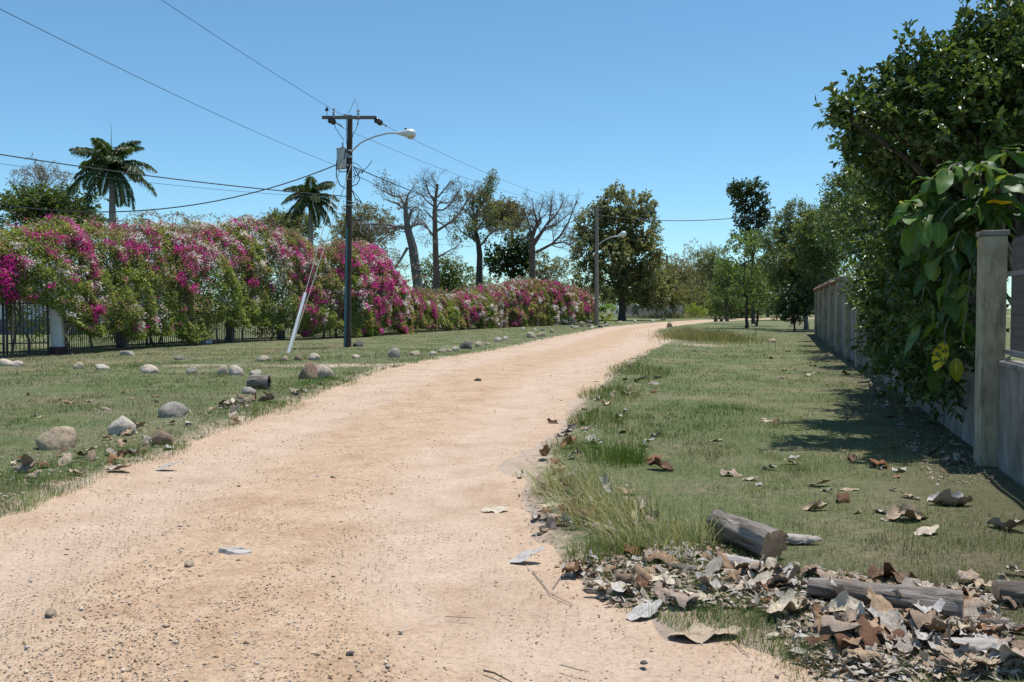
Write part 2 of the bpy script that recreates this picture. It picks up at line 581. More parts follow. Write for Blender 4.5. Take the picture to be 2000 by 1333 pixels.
def ground_mat():
    m, nt, b = nodemat('lawn_ground')
    v = coords(nt)
    a = N(nt, 'ShaderNodeVertexColor', layer_name='Col')
    sc = N(nt, 'ShaderNodeSeparateColor')
    nt.links.new(a.outputs[0], sc.inputs[0])
    g = ramp(nt, noise(nt, v, 0.55, 8, 0.7), [(0.3, (0.095, 0.13, 0.05)), (0.47, (0.14, 0.16, 0.075)), (0.6, (0.20, 0.19, 0.11)), (0.75, (0.27, 0.225, 0.15))])
    fine = ramp(nt, noise(nt, v, 20, 8, 0.8), [(0.32, (0.34, 0.36, 0.32)), (0.52, (1.0, 1.0, 1.0)), (0.72, (1.75, 1.6, 1.45))])
    g = mix(nt, 0.8, g, fine, 'MULTIPLY')
    d = ramp(nt, noise(nt, v, 3.0, 6, 0.7), [(0.3, (0.42, 0.31, 0.23)), (0.55, (0.51, 0.395, 0.305)), (0.8, (0.56, 0.45, 0.36))])
    d = mix(nt, 0.25, d, fine, 'MULTIPLY')
    edge = N(nt, 'ShaderNodeMath', operation='MULTIPLY_ADD')
    nt.links.new(noise(nt, v, 5, 6, 0.75), edge.inputs[0])
    edge.inputs[1].default_value = 0.9
    nt.links.new(sc.outputs[0], edge.inputs[2])
    f = ramp(nt, edge.outputs[0], [(0.75, (0, 0, 0)), (1.0, (1, 1, 1))])
    fs = N(nt, 'ShaderNodeSeparateColor')
    nt.links.new(f, fs.inputs[0])
    c = mix(nt, fs.outputs[0], g, d)
    # dark litter soil (second channel)
    dk = N(nt, 'ShaderNodeMath', operation='MULTIPLY')
    nt.links.new(noise(nt, v, 4, 5, 0.7), dk.inputs[0])
    nt.links.new(sc.outputs[1], dk.inputs[1])
    c = mix(nt, dk.outputs[0], c, (0.10, 0.075, 0.055))
    nt.links.new(c, b.inputs['Base Color'])
    b.inputs['Roughness'].default_value = 0.95
    b.inputs['Specular IOR Level'].default_value = 0.1
    bump(nt, noise(nt, v, 30, 7, 0.8), b, 0.03, 0.8)
    return m


M['wall'] = wall_mat()
M['pillar'] = pillar_mat()
M['rock'] = rock_mat()
M['dead'] = deadleaf_mat()
M['big'] = biggreen_mat()
M['road'] = road_mat()
M['ground'] = ground_mat()
M['gravel'] = leafmat('gravel_stone', 0.0, 0.9, 0.15)
M['litter'] = leafmat('litter_bits', 0.1, 0.85, 0.1, (1, 0.9, 0.7))

# ------------------------------------------------------------------ ground and road
LEFT_PX = [(0, 1010), (180, 940), (330, 880), (470, 825), (600, 777), (690, 742), (745, 724), (870, 700), (1000, 679), (1080, 661), (1180, 641), (1260, 633), (1330, 628), (1400, 624)]
RIGHT_PX = [(1650, 1333), (1400, 1232), (1280, 1190), (1150, 1150), (1060, 1080), (1010, 1010), (1000, 960), (1030, 900), (1080, 840), (1110, 790), (1160, 750), (1220, 710), (1285, 672), (1296, 656), (1275, 648), (1290, 643), (1320, 637), (1380, 630), (1450, 626)]
LEFT = [(-4.2, -14.0), (-4.05, 2.0)] + [G(*p) for p in LEFT_PX] + [(46.0, 138.0), (90.0, 165.0)]
RIGHT = [(4.6, -14.0), (3.4, 0.5), (2.5, 2.6)] + [G(*p) for p in RIGHT_PX] + [(50.0, 131.0), (92.0, 157.0)]


def resample(pl, step0=0.25, k=0.02):
    pl = np.array(pl)
    d = np.r_[0, np.cumsum(np.linalg.norm(np.diff(pl, axis=0), axis=1))]
    n = 400
    t = np.linspace(0, d[-1], 1200)
    x = np.interp(t, d, pl[:, 0])
    y = np.interp(t, d, pl[:, 1])
    w = 9
    ker = np.ones(w) / w
    xs = np.convolve(np.pad(x, w // 2, mode='edge'), ker, 'valid')
    ys = np.convolve(np.pad(y, w // 2, mode='edge'), ker, 'valid')
    return np.stack([xs, ys], 1)


Lp, Rp = resample(LEFT), resample(RIGHT)
POLY = np.array(LEFT + RIGHT[::-1])


def road_sd(x, y):
    """signed distance to the road outline, negative inside"""
    x = np.asarray(x, float).ravel()
    y = np.asarray(y, float).ravel()
    best = np.full(x.shape, 1e9)
    inside = np.zeros(x.shape, bool)
    n = len(POLY)
    for i in range(n):
        ax, ay = POLY[i]
        bx, by = POLY[(i + 1) % n]
        ex, ey = bx - ax, by - ay
        t = np.clip(((x - ax) * ex + (y - ay) * ey) / (ex * ex + ey * ey + 1e-12), 0, 1)
        best = np.minimum(best, np.hypot(x - ax - t * ex, y - ay - t * ey))
        if abs(ey) > 1e-9:
            c = ((ay > y) != (by > y)) & (x < (y - ay) / ey * ex + ax)
            inside ^= c
    return np.where(inside, -best, best)


def base_h(x, y):
    f = 1.0 / (1.0 + np.maximum(np.asarray(y, float).ravel() - 25, 0) / 20.0)
    return (0.025 * n2(x, y, 2.6, 3) + 0.03 * n2(x, y, 9, 4)) * f


def ground_h(x, y):
    sd = road_sd(x, y)
    sdn = sd + 0.16 * n2(x, y, 1.5, 7) + 0.17 * n2(x, y, 0.55, 5) + 0.11 * n2(x, y, 0.2, 6)
    lip = -0.035 + 0.085 * sstep(-0.35, 0.55, sdn) - 0.14 * sstep(0.3, 0.9, -sd)
    bumpy = (0.012 * n2(x, y, 0.4, 8) + 0.006 * n2(x, y, 0.13, 9)) * sstep(-0.1, 0.4, sd)
    return base_h(x, y) + lip + bumpy


def road_h(x, y):
    return base_h(x, y) + 0.010 * n2(x, y, 0.7, 11) + 0.005 * n2(x, y, 0.22, 12)


def gz(x, y):
    x1, y1 = np.array([x]), np.array([y])
    return float(max(ground_h(x1, y1)[0], road_h(x1, y1)[0] if road_sd(x1, y1)[0] < 0.1 else -9))


def build_ground():
    ys = [-40.0]
    while ys[-1] < 900:
        Y = ys[-1]
        if Y < 2:
            s = max(0.25, abs(Y - 2) * 0.12)
        else:
            s = max(0.085, 0.013 * Y)
        ys.append(Y + s)
    ys = np.array(ys)
    nu = 380
    u = np.linspace(-1, 1, nu)
    prof = 0.17 * u + 0.83 * u ** 3
    W = 45 + 1.15 * np.maximum(ys, 0)
    X = W[:, None] * prof[None, :] + 1.0
    Yg = np.repeat(ys[:, None], nu, 1)
    x, y = X.ravel(), Yg.ravel()
    z = ground_h(x, y)
    sd = road_sd(x, y)
    dirt = 0.75 * (1 - sstep(-0.2, 0.75, sd)) + 0.30 * n2(x, y, 2.2, 21) * sstep(0.3, 1.2, sd)
    # side track leaving the road to the left, and a bare shoulder on the far bend
    tx, ty = G(560, 716)
    tr = np.exp(-((y - 24.3) / 0.8) ** 2) * sstep(-16, -5, x) * (x < -1.5)
    dirt += 0.45 * tr
    bx, by = G(1330, 668)
    dirt += 0.5 * np.exp(-((x - bx) / 1.2) ** 2 - ((y - by) / 7.0) ** 2)
    lit = np.zeros_like(x)
    wx = 2.0 + 0.293 * y
    lit += 0.9 * np.exp(-((x - wx + 0.2) / 0.8) ** 2) * (y > 3)
    hx, hy = G(1700, 1190)
    lit += 0.8 * np.exp(-((x - hx) / 1.3) ** 2 - ((y - hy) / 0.9) ** 2)
    hb = hedge_base_x(y)
    lit += 1.2 * np.exp(-((x - hb) / 1.4) ** 2) * (y > 25) * (y < 90)
    col = np.stack([np.clip(dirt, 0, 1), np.clip(lit, 0, 1), np.zeros_like(x)], 1)
    ny = len(ys)
    i = np.arange(ny - 1)[:, None] * nu + np.arange(nu - 1)[None, :]
    i = i.ravel()
    F = np.stack([i, i + 1, i + 1 + nu, i + nu], 1)
    me = new_mesh('ground', np.stack([x, y, z], 1), F, col, smooth=True)
    tag(link('ground', me, M['ground']), kind='structure')


# hedge base line (used by ground, fence and hedge)
HEDGE_PX = [(-420, 730), (-120, 703), (112, 694), (243, 684), (405, 674), (500, 668), (600, 664), (680, 661), (800, 651), (960, 642), (1150, 634)]
HEDGE = np.array([G(*p) for p in HEDGE_PX])


def hedge_base_x(y):
    return np.interp(y, HEDGE[:, 1], HEDGE[:, 0])


def build_road():
    n = 420
    t = np.linspace(0, 1, n) ** 1.9
    idx = t * 1199

    def samp(pl):
        return np.stack([np.interp(idx, np.arange(1200), pl[:, k]) for k in (0, 1)], 1)
    # stations matched by nearest y on the straight part
    A, B = Lp, Rp
    ia = np.linspace(0, 1, n)
    dl = np.r_[0, np.cumsum(np.linalg.norm(np.diff(A, axis=0), axis=1))]
    dr = np.r_[0, np.cumsum(np.linalg.norm(np.diff(B, axis=0), axis=1))]
    # dense near the camera (arc length 14..60)
    q = np.r_[np.linspace(0, 15, 30), np.linspace(15, 40, 210)[1:], np.linspace(40, 90, 120)[1:], np.linspace(90, dl[-1], 80)[1:]]
    q = q / dl[-1]
    La = np.stack([np.interp(q * dl[-1], dl, A[:, k]) for k in (0, 1)], 1)
    # match right edge by equal y-ish (monotone) parameter
    ry = np.maximum.accumulate(B[:, 1])
    par = np.interp(La[:, 1], ry + np.arange(len(ry)) * 1e-6, dr)
    Ra = np.stack([np.interp(par, dr, B[:, k]) for k in (0, 1)], 1)
    m = 46
    u = np.linspace(-0.14, 1.14, m)
    Pm = La[:, None, :] * (1 - u)[None, :, None] + Ra[:, None, :] * u[None, :, None]
    x, y = Pm[..., 0].ravel(), Pm[..., 1].ravel()
    z = road_h(x, y)
    uu = np.repeat(u[None, :], len(q), 0).ravel()
    rut = np.exp(-((uu - 0.22) / 0.09) ** 2) + np.exp(-((uu - 0.82) / 0.09) ** 2)
    z = z - 0.03 * rut + 0.006 * n2(x, y * 0.5, 0.35, 14)
    out = np.maximum(np.maximum(-uu, uu - 1), 0)
    z = z - out * 0.25
    uv = np.stack([np.clip(uu, 0, 1), np.repeat(q * dl[-1], m)], 1)
    k = len(q)
    i = (np.arange(k - 1)[:, None] * m + np.arange(m - 1)[None, :]).ravel()
    F = np.stack([i, i + 1, i + 1 + m, i + m], 1)
    me = new_mesh('dirt_road', np.stack([x, y, z], 1), F, None, True, uv)
    tag(link('dirt_road', me, M['road']), kind='structure')


build_ground()
build_road()


# ------------------------------------------------------------------ vegetation builders
def leaf_tris(C, D, Nn, L, W, col, fold=0.22, droop=0.15):
    """n leaves: base, right, tip, left; two faces folded along the midrib"""
    D = unit(D)
    S = unit(np.cross(D, Nn))
    U = np.cross(S, D)
    L = np.broadcast_to(L, (len(C),))[:, None]
    W = np.broadcast_to(W, (len(C),))[:, None]
    mid = C + D * L * 0.45
    b = C
    t = C + D * L - np.array((0, 0, 1.0)) * L * droop
    r = mid + S * W * 0.5 + U * W * fold
    l = mid - S * W * 0.5 + U * W * fold
    V = np.stack([b, r, t, l], 1).reshape(-1, 3)
    k = np.arange(len(C)) * 4
    F = np.stack([np.stack([k, k + 1, k + 2], 1), np.stack([k, k + 2, k + 3], 1)], 1).reshape(-1, 3)
    return V, F, np.repeat(col, 4, 0)


def palette(n, cols, var=0.25, r=None):
    r = r or rng
    c = np.array(cols)
    k = r.integers(0, len(c), n)
    k2 = r.integers(0, len(c), n)
    f = r.random(n)[:, None]
    out = c[k] * (1 - f) + c[k2] * f
    return np.clip(out * (1 + var * (r.random(n)[:, None] * 2 - 1)), 0.003, 0.95)


def rand_dirs(n, r=None):
    r = r or rng
    return unit(r.normal(size=(n, 3)))


def shoots(blobs, n_sh, m, sh_len, leaf_l, leaf_w, cols, up=0.4, spread=0.9, seed=0, inner=0.35, droop=0.15, var=0.3, zmin=None, hang=0.0):
    """leaves set along shoots that grow outwards from a set of ellipsoid clumps"""
    r = np.random.default_rng(seed + 101)
    bl = np.array([list(c) + list(rr) for c, rr in blobs])
    wgt = (bl[:, 3] * bl[:, 4] + bl[:, 4] * bl[:, 5] + bl[:, 3] * bl[:, 5])
    k = r.choice(len(bl), n_sh, p=wgt / wgt.sum())
    d = rand_dirs(n_sh, r)
    rad = r.random(n_sh) ** 0.45 * (1 - inner) + inner
    base = bl[k, :3] + d * bl[k, 3:] * rad[:, None]
    if zmin is not None:
        keep = base[:, 2] > zmin
        base, d = base[keep], d[keep]
        n_sh = len(base)
    sd = unit(d + np.array((0, 0, up - hang)) + 0.45 * r.normal(size=(n_sh, 3)))
    ln = sh_len * (0.6 + 0.8 * r.random(n_sh))
    t = (np.arange(m) + 0.5) / m
    C = base[:, None, :] + sd[:, None, :] * (ln[:, None] * t[None, :])[..., None]
    side = r.normal(size=(n_sh, m, 3))
    side = side - sd[:, None, :] * (side * sd[:, None, :]).sum(-1, keepdims=True)
    D = sd[:, None, :] * 0.55 + unit(side) * spread
    C = C.reshape(-1, 3)
    D = unit(D.reshape(-1, 3))
    Nn = unit(np.array((0, 0, 1.0)) * 0.7 + r.normal(size=C.shape) * 0.6)
    n = len(C)
    L = leaf_l * (0.65 + 0.7 * r.random(n))
    W = leaf_w * (0.7 + 0.6 * r.random(n))
    col = palette(n, cols, var, r)
    tone = (0.8 + 0.4 * r.random(n_sh))
    col = col * np.repeat(tone, m)[:, None]
    return leaf_tris(C, D, Nn, L, W, col, droop=droop)


def curve_pts(a, b, n=6, sag=0.0, jit=0.0, r=random):
    a, b = np.asarray(a, float), np.asarray(b, float)
    out = []
    for i in range(n + 1):
        t = i / n
        p = a * (1 - t) + b * t
        p[2] += sag * 4 * t * (1 - t)
        if jit and 0 < i < n:
            p = p + np.array([r.uniform(-jit, jit) for _ in range(3)])
        out.append(p)
    return out


def broad_tree(name, label, base, crown_c, crown_r, nblob=14, blob=0.42, n_sh=700, m=9, sh_len=0.5, leaf=(0.2, 0.09), cols=None, bark='bark_dark', trunk_r=0.18,
               seed=1, up=0.35, group=None, cat='tree', blobs=None, leafm='leaf', inner=0.35, zmin=None, extra_blobs=(), spread=0.9, hang=0.0, spires=()):
    r = random.Random(seed)
    base = np.asarray(base, float)
    cc, cr = np.asarray(crown_c, float), np.asarray(crown_r, float)
    root = empty(name, tuple(base), label, cat, group)
    if blobs is None:
        blobs = []
        for i in range(nblob):
            d = np.array([r.gauss(0, 1) for _ in range(3)])
            d /= np.linalg.norm(d)
            k = r.uniform(0.35, 0.8)
            s = r.uniform(0.7, 1.25) * blob
            blobs.append((cc + d * cr * k, cr * s * np.array([1, 1, 0.85])))
    blobs = list(blobs) + list(extra_blobs)
    V, F, C = shoots(blobs, n_sh, m, sh_len, leaf[0], leaf[1], cols, up, spread, seed, inner, zmin=zmin, hang=hang)
    if len(spires):
        r2 = np.random.default_rng(seed + 7)
        Cs, Ds = [], []
        for p, Ls in spires:
            p = np.asarray(p, float)
            for q in range(3):
                ax = unit(np.array([r2.normal() * 0.22, r2.normal() * 0.22, 1.0]))
                m2 = 34
                t = r2.random(m2)
                sdv = r2.normal(size=(m2, 3))
                Cs.append(p + r2.normal(size=3) * Ls * 0.12 + ax * (t * Ls * 1.5 - Ls)[:, None] + sdv * Ls * 0.05)
                Ds.append(unit(ax * 0.8 + unit(sdv) * 0.8))
        Cs, Ds = np.concatenate(Cs), np.concatenate(Ds)
        n_ = len(Cs)
        V2, F2, C2 = leaf_tris(Cs, Ds, unit(r2.normal(size=(n_, 3)) + np.array((0, 0, 0.6))), leaf[0] * (0.7 + 0.6 * r2.random(n_)), leaf[1], palette(n_, cols, 0.3, r2))
        F = np.concatenate([F, F2 + len(V)])
        V = np.concatenate([V, V2])
        C = np.concatenate([C, C2])
    V = V - base
    link('crown', new_mesh('crown', V, F, C), M[leafm], root)
    # trunk and limbs
    fork = np.array([base[0] * 0.6 + cc[0] * 0.4, base[1] * 0.6 + cc[1] * 0.4, max(base[2] + 0.5, cc[2] - cr[2] * 0.75)])
    tb = MB()
    tp = curve_pts(base - np.array((0, 0, 0.1)), fork, 6, 0, trunk_r * 0.3, r)
    tb.tube([p - base for p in tp], [trunk_r * (1.25 if i == 0 else 1.0 - 0.06 * i) for i in range(len(tp))], 9)
    tr = tb.obj('trunk', M[bark], root, smooth=True)
    lb = MB()
    for c, rr in blobs:
        p = curve_pts(fork + np.array((0, 0, -0.1)), c, 5, 0.12 * np.linalg.norm(c - fork) * 0.5, 0.06 * np.linalg.norm(c - fork), r)
        r0 = trunk_r * r.uniform(0.3, 0.5)
        lb.tube([q - base for q in p], [r0 * (1 - 0.15 * i) for i in range(len(p))], 6)
    lb.obj('limbs', M[bark], root, smooth=True)
    return root


def twigs(mb, pts, rad, r, level, maxlev, ln, step, ang=0.9, tips=None, up=0.15, minr=0.012):
    """side branches sprouting along a limb, recursively"""
    pts = [np.asarray(p, float) for p in pts]
    d = np.r_[0, np.cumsum([np.linalg.norm(pts[i + 1] - pts[i]) for i in range(len(pts) - 1)])]
    tot = d[-1]
    s = tot * (0.25 if level == 0 else 0.2)
    while s < tot:
        i = min(int(np.searchsorted(d, s)) - 1, len(pts) - 2)
        i = max(i, 0)
        f = (s - d[i]) / max(d[i + 1] - d[i], 1e-6)
        p = pts[i] * (1 - f) + pts[i + 1] * f
        ax = (pts[i + 1] - pts[i]) / max(np.linalg.norm(pts[i + 1] - pts[i]), 1e-6)
        sd = np.array([r.gauss(0, 1) for _ in range(3)])
        sd -= ax * (sd @ ax)
        sd /= max(np.linalg.norm(sd), 1e-6)
        dirn = ax * r.uniform(0.5, 1.0) + sd * ang + np.array((0, 0, up))
        dirn /= np.linalg.norm(dirn)
        L = ln * r.uniform(0.55, 1.2) * (1 - 0.35 * s / tot)
        bend = np.array([r.gauss(0, 0.25) for _ in range(3)]) + np.array((0, 0, up * 1.2))
        q = [p]
        dd = dirn
        for k in range(3):
            dd = dd + bend * 0.35 + np.array([r.gauss(0, 0.16) for _ in range(3)])
            dd /= np.linalg.norm(dd)
            q.append(q[-1] + dd * L / 3)
        r0 = max(minr, (rad[i] * (1 - f) + rad[i + 1] * f) * 0.5)
        rr = [r0, max(minr, r0 * 0.75), max(minr * 0.9, r0 * 0.5), minr * 0.6]
        mb.tube(q, rr, 5 if level == 0 else 3, cap=False)
        if tips is not None:
            tips.append((q[-1], dd))
            tips.append((q[2], dd))
        if level + 1 < maxlev:
            twigs(mb, q, rr, r, level + 1, maxlev, ln * 0.55, step * 0.6, ang, tips, up, minr)
        s += step * r.uniform(0.6, 1.4)


def bare_tree(name, label, Y, trunk, limbs, trunk_r, seed, bark, ln=1.5, step=0.45, maxlev=3, leaves=0, leafcols=None, leaf=(0.14, 0.07), group=None, minr=0.012, depth=1.6, rings=False):
    r = random.Random(seed)
    base = P(trunk[0][0], trunk[0][1], Y)
    bx, by = base[0], base[1]
    g0 = np.array((bx, by, 0.0))
    root = empty(name, (bx, by, 0.0), label, 'tree', group)
    tp = [g0 + np.array((0.0, 0, -0.1))] + [P(px, py, Y) for px, py in trunk]
    n = len(tp)
    trad = [trunk_r * 1.35] + [trunk_r * (1.1 - 0.75 * (i / (n - 1)) ** 1.3) for i in range(1, n)]
    tb = MB()
    tb.tube([p - g0 for p in tp], trad, 12)
    t = tb.obj('trunk', M[bark], root, smooth=True)
    if rings:
        for q in (0.35, 0.55, 0.78):
            k = 1
            p = tp[k] * (1 - q) + tp[k + 1] * q
            rr = trad[k] * (1 - q) + trad[k + 1] * q
            rb = MB()
            a = [(p[0] - g0[0] + rr * 1.02 * math.cos(th), p[1] - g0[1] + rr * 1.02 * math.sin(th), p[2] + 0.07 * math.sin(th * 1.0 + q * 9)) for th in np.linspace(0, 2 * math.pi, 19)]
            rb.tube(a, 0.035, 6, cap=False)
            rb.obj('bark_ridge', M['bark_grey'], t, smooth=True)
    mb = MB()
    tips = []
    for lim in limbs:
        dz = r.uniform(-depth, depth)
        pts = []
        for i, q in enumerate(lim):
            pts.append(P(q[0], q[1], Y + dz * i / max(len(lim) - 1, 1)) - g0)
        r0 = trunk_r * lim_r(lim, r)
        rad = [r0 * (1 - 0.7 * i / (len(pts) - 1)) for i in range(len(pts))]
        mb.tube(pts, rad, 7)
        twigs(mb, pts, rad, r, 0, maxlev, ln, step, 0.9, tips, minr=minr)
    top = [p - g0 for p in tp[2:]]
    if len(top) >= 2:
        twigs(mb, top, trad[2:], r, 0, maxlev, ln, step, 0.9, tips, minr=minr)
    mb.obj('branches', M['twig'] if bark != 'bark_red' else M['bark_red'], root, smooth=True)
    if leaves and tips:
        rr = np.random.default_rng(seed)
        k = rr.integers(0, len(tips), leaves)
        tp_ = np.array([t[0] for t in tips])[k]
        td = np.array([t[1] for t in tips])[k]
        C = tp_ + rr.normal(size=(leaves, 3)) * 0.14
        D = unit(td + rr.normal(size=(leaves, 3)) * 0.8)
        Nn = unit(rr.normal(size=(leaves, 3)) + np.array((0, 0, 0.8)))
        V, F, CC = leaf_tris(C, D, Nn, leaf[0] * (0.6 + 0.8 * rr.random(leaves)), leaf[1], palette(leaves, leafcols, 0.3, rr))
        link('crown', new_mesh('crown', V, F, CC), M['leaf'], root)
    return root


def lim_r(lim, r):
    d = math.hypot(lim[-1][0] - lim[0][0], lim[-1][1] - lim[0][1])
    return 0.22 + min(d / 500.0, 0.25)


def royal_palm(name, label, px, py_base_crown, Y, crown_px, seed, spear_py):
    r = random.Random(seed)
    c = P(px, py_base_crown, Y)
    g0 = np.array((c[0], c[1], 0.0))
    H = c[2]
    root = empty(name, tuple(g0), label, 'palm tree', 'royal palms behind the hedge')
    sc = crown_px / FPX * Y / 2.0
    tb = MB()
    tb.lathe((0, 0, 0), [(0.34, -0.1), (0.30, 0.4), (0.24, 1.5), (0.25, H * 0.4), (0.22, H * 0.7), (0.16, H - 1.2)], 14)
    tb.obj('trunk', M['palm_trunk'], root, smooth=True)
    cb = MB()
    cb.lathe((0, 0, 0), [(0.17, H - 1.25), (0.19, H - 1.0), (0.14, H - 0.3), (0.07, H + 0.15)], 12)
    cb.obj('crownshaft', M['palm_green'], root, smooth=True)
    sb = MB()
    zt = P(px, spear_py, Y)[2]
    sb.tube([(0, 0, H), (0.01, 0, (H + zt) / 2), (0, 0, zt)], [0.035, 0.022, 0.008], 5)
    sb.obj('spear_leaf', M['palm_green'], root)
    nf = 22
    for i in range(nf):
        az = i * 2.399 + r.uniform(-0.2, 0.2)
        age = ((i + 0.5) / nf) ** 1.1              # 0 young upright .. 1 old hanging
        elev = math.radians(80 - 118 * age + r.uniform(-8, 8))
        Lf = sc * r.uniform(1.15, 1.35) * (1.0 if age < 0.6 else 1.2)
        pts = []
        p = np.array((0, 0, H - 0.15 * age))
        e = elev
        k = 12
        for j in range(k + 1):
            pts.append(p.copy())
            dv = np.array((math.cos(az) * math.cos(e), math.sin(az) * math.cos(e), math.sin(e)))
            p = p + dv * Lf / k
            e -= (0.085 + 0.05 * (1 - age)) * (1.0 if e > -1.4 else 0)
        pts = np.array(pts)
        t = (np.arange(90) + 1.5) / 91.5
        f = t * k
        ii = np.minimum(f.astype(int), k - 1)
        fr = (f - ii)[:, None]
        C = pts[ii] * (1 - fr) + pts[ii + 1] * fr
        ax = unit(pts[ii + 1] - pts[ii])
        side = unit(np.cross(ax, np.array((0, 0, 1.0)) + 1e-3))
        upv = np.cross(side, ax)
        rr = np.random.default_rng(seed * 100 + i)
        ln = 0.25 * sc * (np.sin(np.pi * np.clip(t * 0.92 + 0.08, 0, 1)) ** 0.6 + 0.12)
        Vs, Fs, Cs = [], [], []
        n0 = 0
        for s in (-1, 1):
            D = unit(side * s * 0.9 + ax * 0.45 + upv * rr.uniform(-0.45, 0.5, (90, 1)) - np.array((0, 0, 0.35)))
            Nn = unit(upv + rr.normal(size=C.shape) * 0.3)
            v, fc, cc = leaf_tris(C, D, Nn, ln * rr.uniform(0.8, 1.15, 90), 0.055, palette(90, [(0.03, 0.065, 0.02), (0.055, 0.10, 0.03), (0.09, 0.13, 0.05)], 0.25, rr), droop=0.35)
            Vs.append(v)
            Fs.append(fc + n0)
            Cs.append(cc)
            n0 += len(v)
        # rachis
        mb = MB()
        mb.tube(list(pts), [0.04 * (1 - 0.8 * j / k) for j in range(k + 1)], 4, cap=False)
        rv = np.array(mb.v)
        rf = np.array([[a, b, c_] for a, b, c_, d_ in mb.f] + [[a, c_, d_] for a, b, c_, d_ in mb.f]) + n0
        V = np.concatenate(Vs + [rv])
        F = np.concatenate(Fs + [rf])
        CC = np.concatenate(Cs + [np.tile((0.10, 0.13, 0.05), (len(rv), 1))])
        link('frond', new_mesh('frond', V, F, CC), M['gloss_leaf'], root)
    return root


GREEN = [(0.07, 0.115, 0.03), (0.115, 0.165, 0.045), (0.17, 0.21, 0.07)]
DARKG = [(0.022, 0.045, 0.014), (0.04, 0.07, 0.02), (0.065, 0.10, 0.03)]
OLIVE = [(0.13, 0.14, 0.055), (0.19, 0.18, 0.08), (0.24, 0.21, 0.12), (0.11, 0.14, 0.045)]
BROWN = [(0.22, 0.18, 0.12), (0.28, 0.23, 0.16), (0.17, 0.155, 0.09)]
LIGHTG = [(0.14, 0.24, 0.055), (0.20, 0.30, 0.08), (0.11, 0.19, 0.05)]
FEATH = [(0.10, 0.16, 0.06), (0.15, 0.205, 0.085), (0.18, 0.22, 0.11)]


# ------------------------------------------------------------------ bougainvillea hedge
HS = np.r_[0, np.cumsum(np.linalg.norm(np.diff(HEDGE, axis=0), axis=1))]


def hedge_at(s):
    x = np.interp(s, HS, HEDGE[:, 0])
    y = np.interp(s, HS, HEDGE[:, 1])
    e = 0.6
    tx = np.interp(s + e, HS, HEDGE[:, 0]) - np.interp(s - e, HS, HEDGE[:, 0])
    ty = np.interp(s + e, HS, HEDGE[:, 1]) - np.interp(s - e, HS, HEDGE[:, 1])
    l = np.hypot(tx, ty) + 1e-9
    return x, y, tx / l, ty / l


def s_of_px(px):
    """station on the hedge line seen at picture column px"""
    ss = np.linspace(0, HS[-1], 4000)
    x, y, _, _ = hedge_at(ss)
    p = 1000 + FPX * x / y
    return float(ss[np.argmin(abs(p - px))])


# crest of the hedge (picture column, row) and underside height
CREST = [(-400, 470), (-100, 455), (0, 448), (60, 430), (120, 424), (170, 430), (250, 428), (330, 424), (420, 430), (500, 422), (560, 440), (600, 456), (640, 462), (700, 470), (740, 480), (770, 515), (800, 552), (840, 566), (900, 568), (950, 560), (1000, 545), (1050, 542), (1100, 552), (1150, 572), (1158, 580)]
UNDER = [(-400, 1.5), (0, 1.75), (85, 1.6), (120, 0.95), (170, 0.35), (240, 0.4), (300, 0.2), (375, 0.12), (392, 0.75), (420, 0.75), (432, 0.3), (475, 0.5), (530, 0.35), (580, 0.1), (640, 0.2), (700, 0.1), (1160, 0.1)]


def crest_z(px, y):
    py = np.interp(px, [c[0] for c in CREST], [c[1] for c in CREST])
    return CAM_H + (600 - py) / FPX * y


def hedge_surface(n, s0, s1, r, amin, amax, shell=(0.72, 1.05)):
    s = r.uniform(s0, s1, n)
    x, y, tx, ty = hedge_at(s)
    px = 1000 + FPX * x / y
    T = np.where(px > 770, 1.25, 1.6)
    ctr_off = T * 0.9
    Hc = crest_z(px, y + ctr_off * 0.6)
    Hb = np.interp(px, [u[0] for u in UNDER], [u[1] for u in UNDER])
    v = r.random(n) ** 0.9
    a = np.arcsin(v ** 1.6)
    a = np.where(r.random(n) < 0.2, np.pi - a * r.uniform(0.75, 1.0, n), a)
    a = np.maximum(a, 0.01)
    rad = shell[0] + (shell[1] - shell[0]) * r.random(n) ** 0.7
    Hc = Hc - 0.28 + 0.22 * n2(s, s * 0, 2.4, 35) + 0.16 * n2(s, s * 0, 0.8, 36)
    p0 = np.stack([x, y, np.sin(a) ** 0.62 * (Hc - Hb)], 1)
    lump = 1 + 0.13 * vnoise(p0 / 1.1, 31) + 0.13 * vnoise(p0 / 0.4, 32)
    rad = rad * lump
    nx, ny = ty, -tx            # towards the road
    lat = np.cos(a) * T * rad
    lat = np.sign(lat) * np.abs(lat)
    hz = Hb + (Hc - Hb) * np.sin(a) ** 0.62 * (0.72 + 0.28 * np.minimum(rad, 1.08))
    hb_jit = 0.35 * vnoise(np.stack([x, y, x * 0], 1) / 0.8, 33)
    hz = hz + hb_jit * (a < 0.35)
    # back from the base line by half the thickness
    X = x + nx * (lat - ctr_off * 0.55)
    Yy = y + ny * (lat - ctr_off * 0.55)
    Nn = np.stack([nx * np.cos(a), ny * np.cos(a), np.sin(a) * 0.9 + 0.2], 1)
    return np.stack([X, Yy, np.maximum(hz, 0.05)], 1), unit(Nn), px


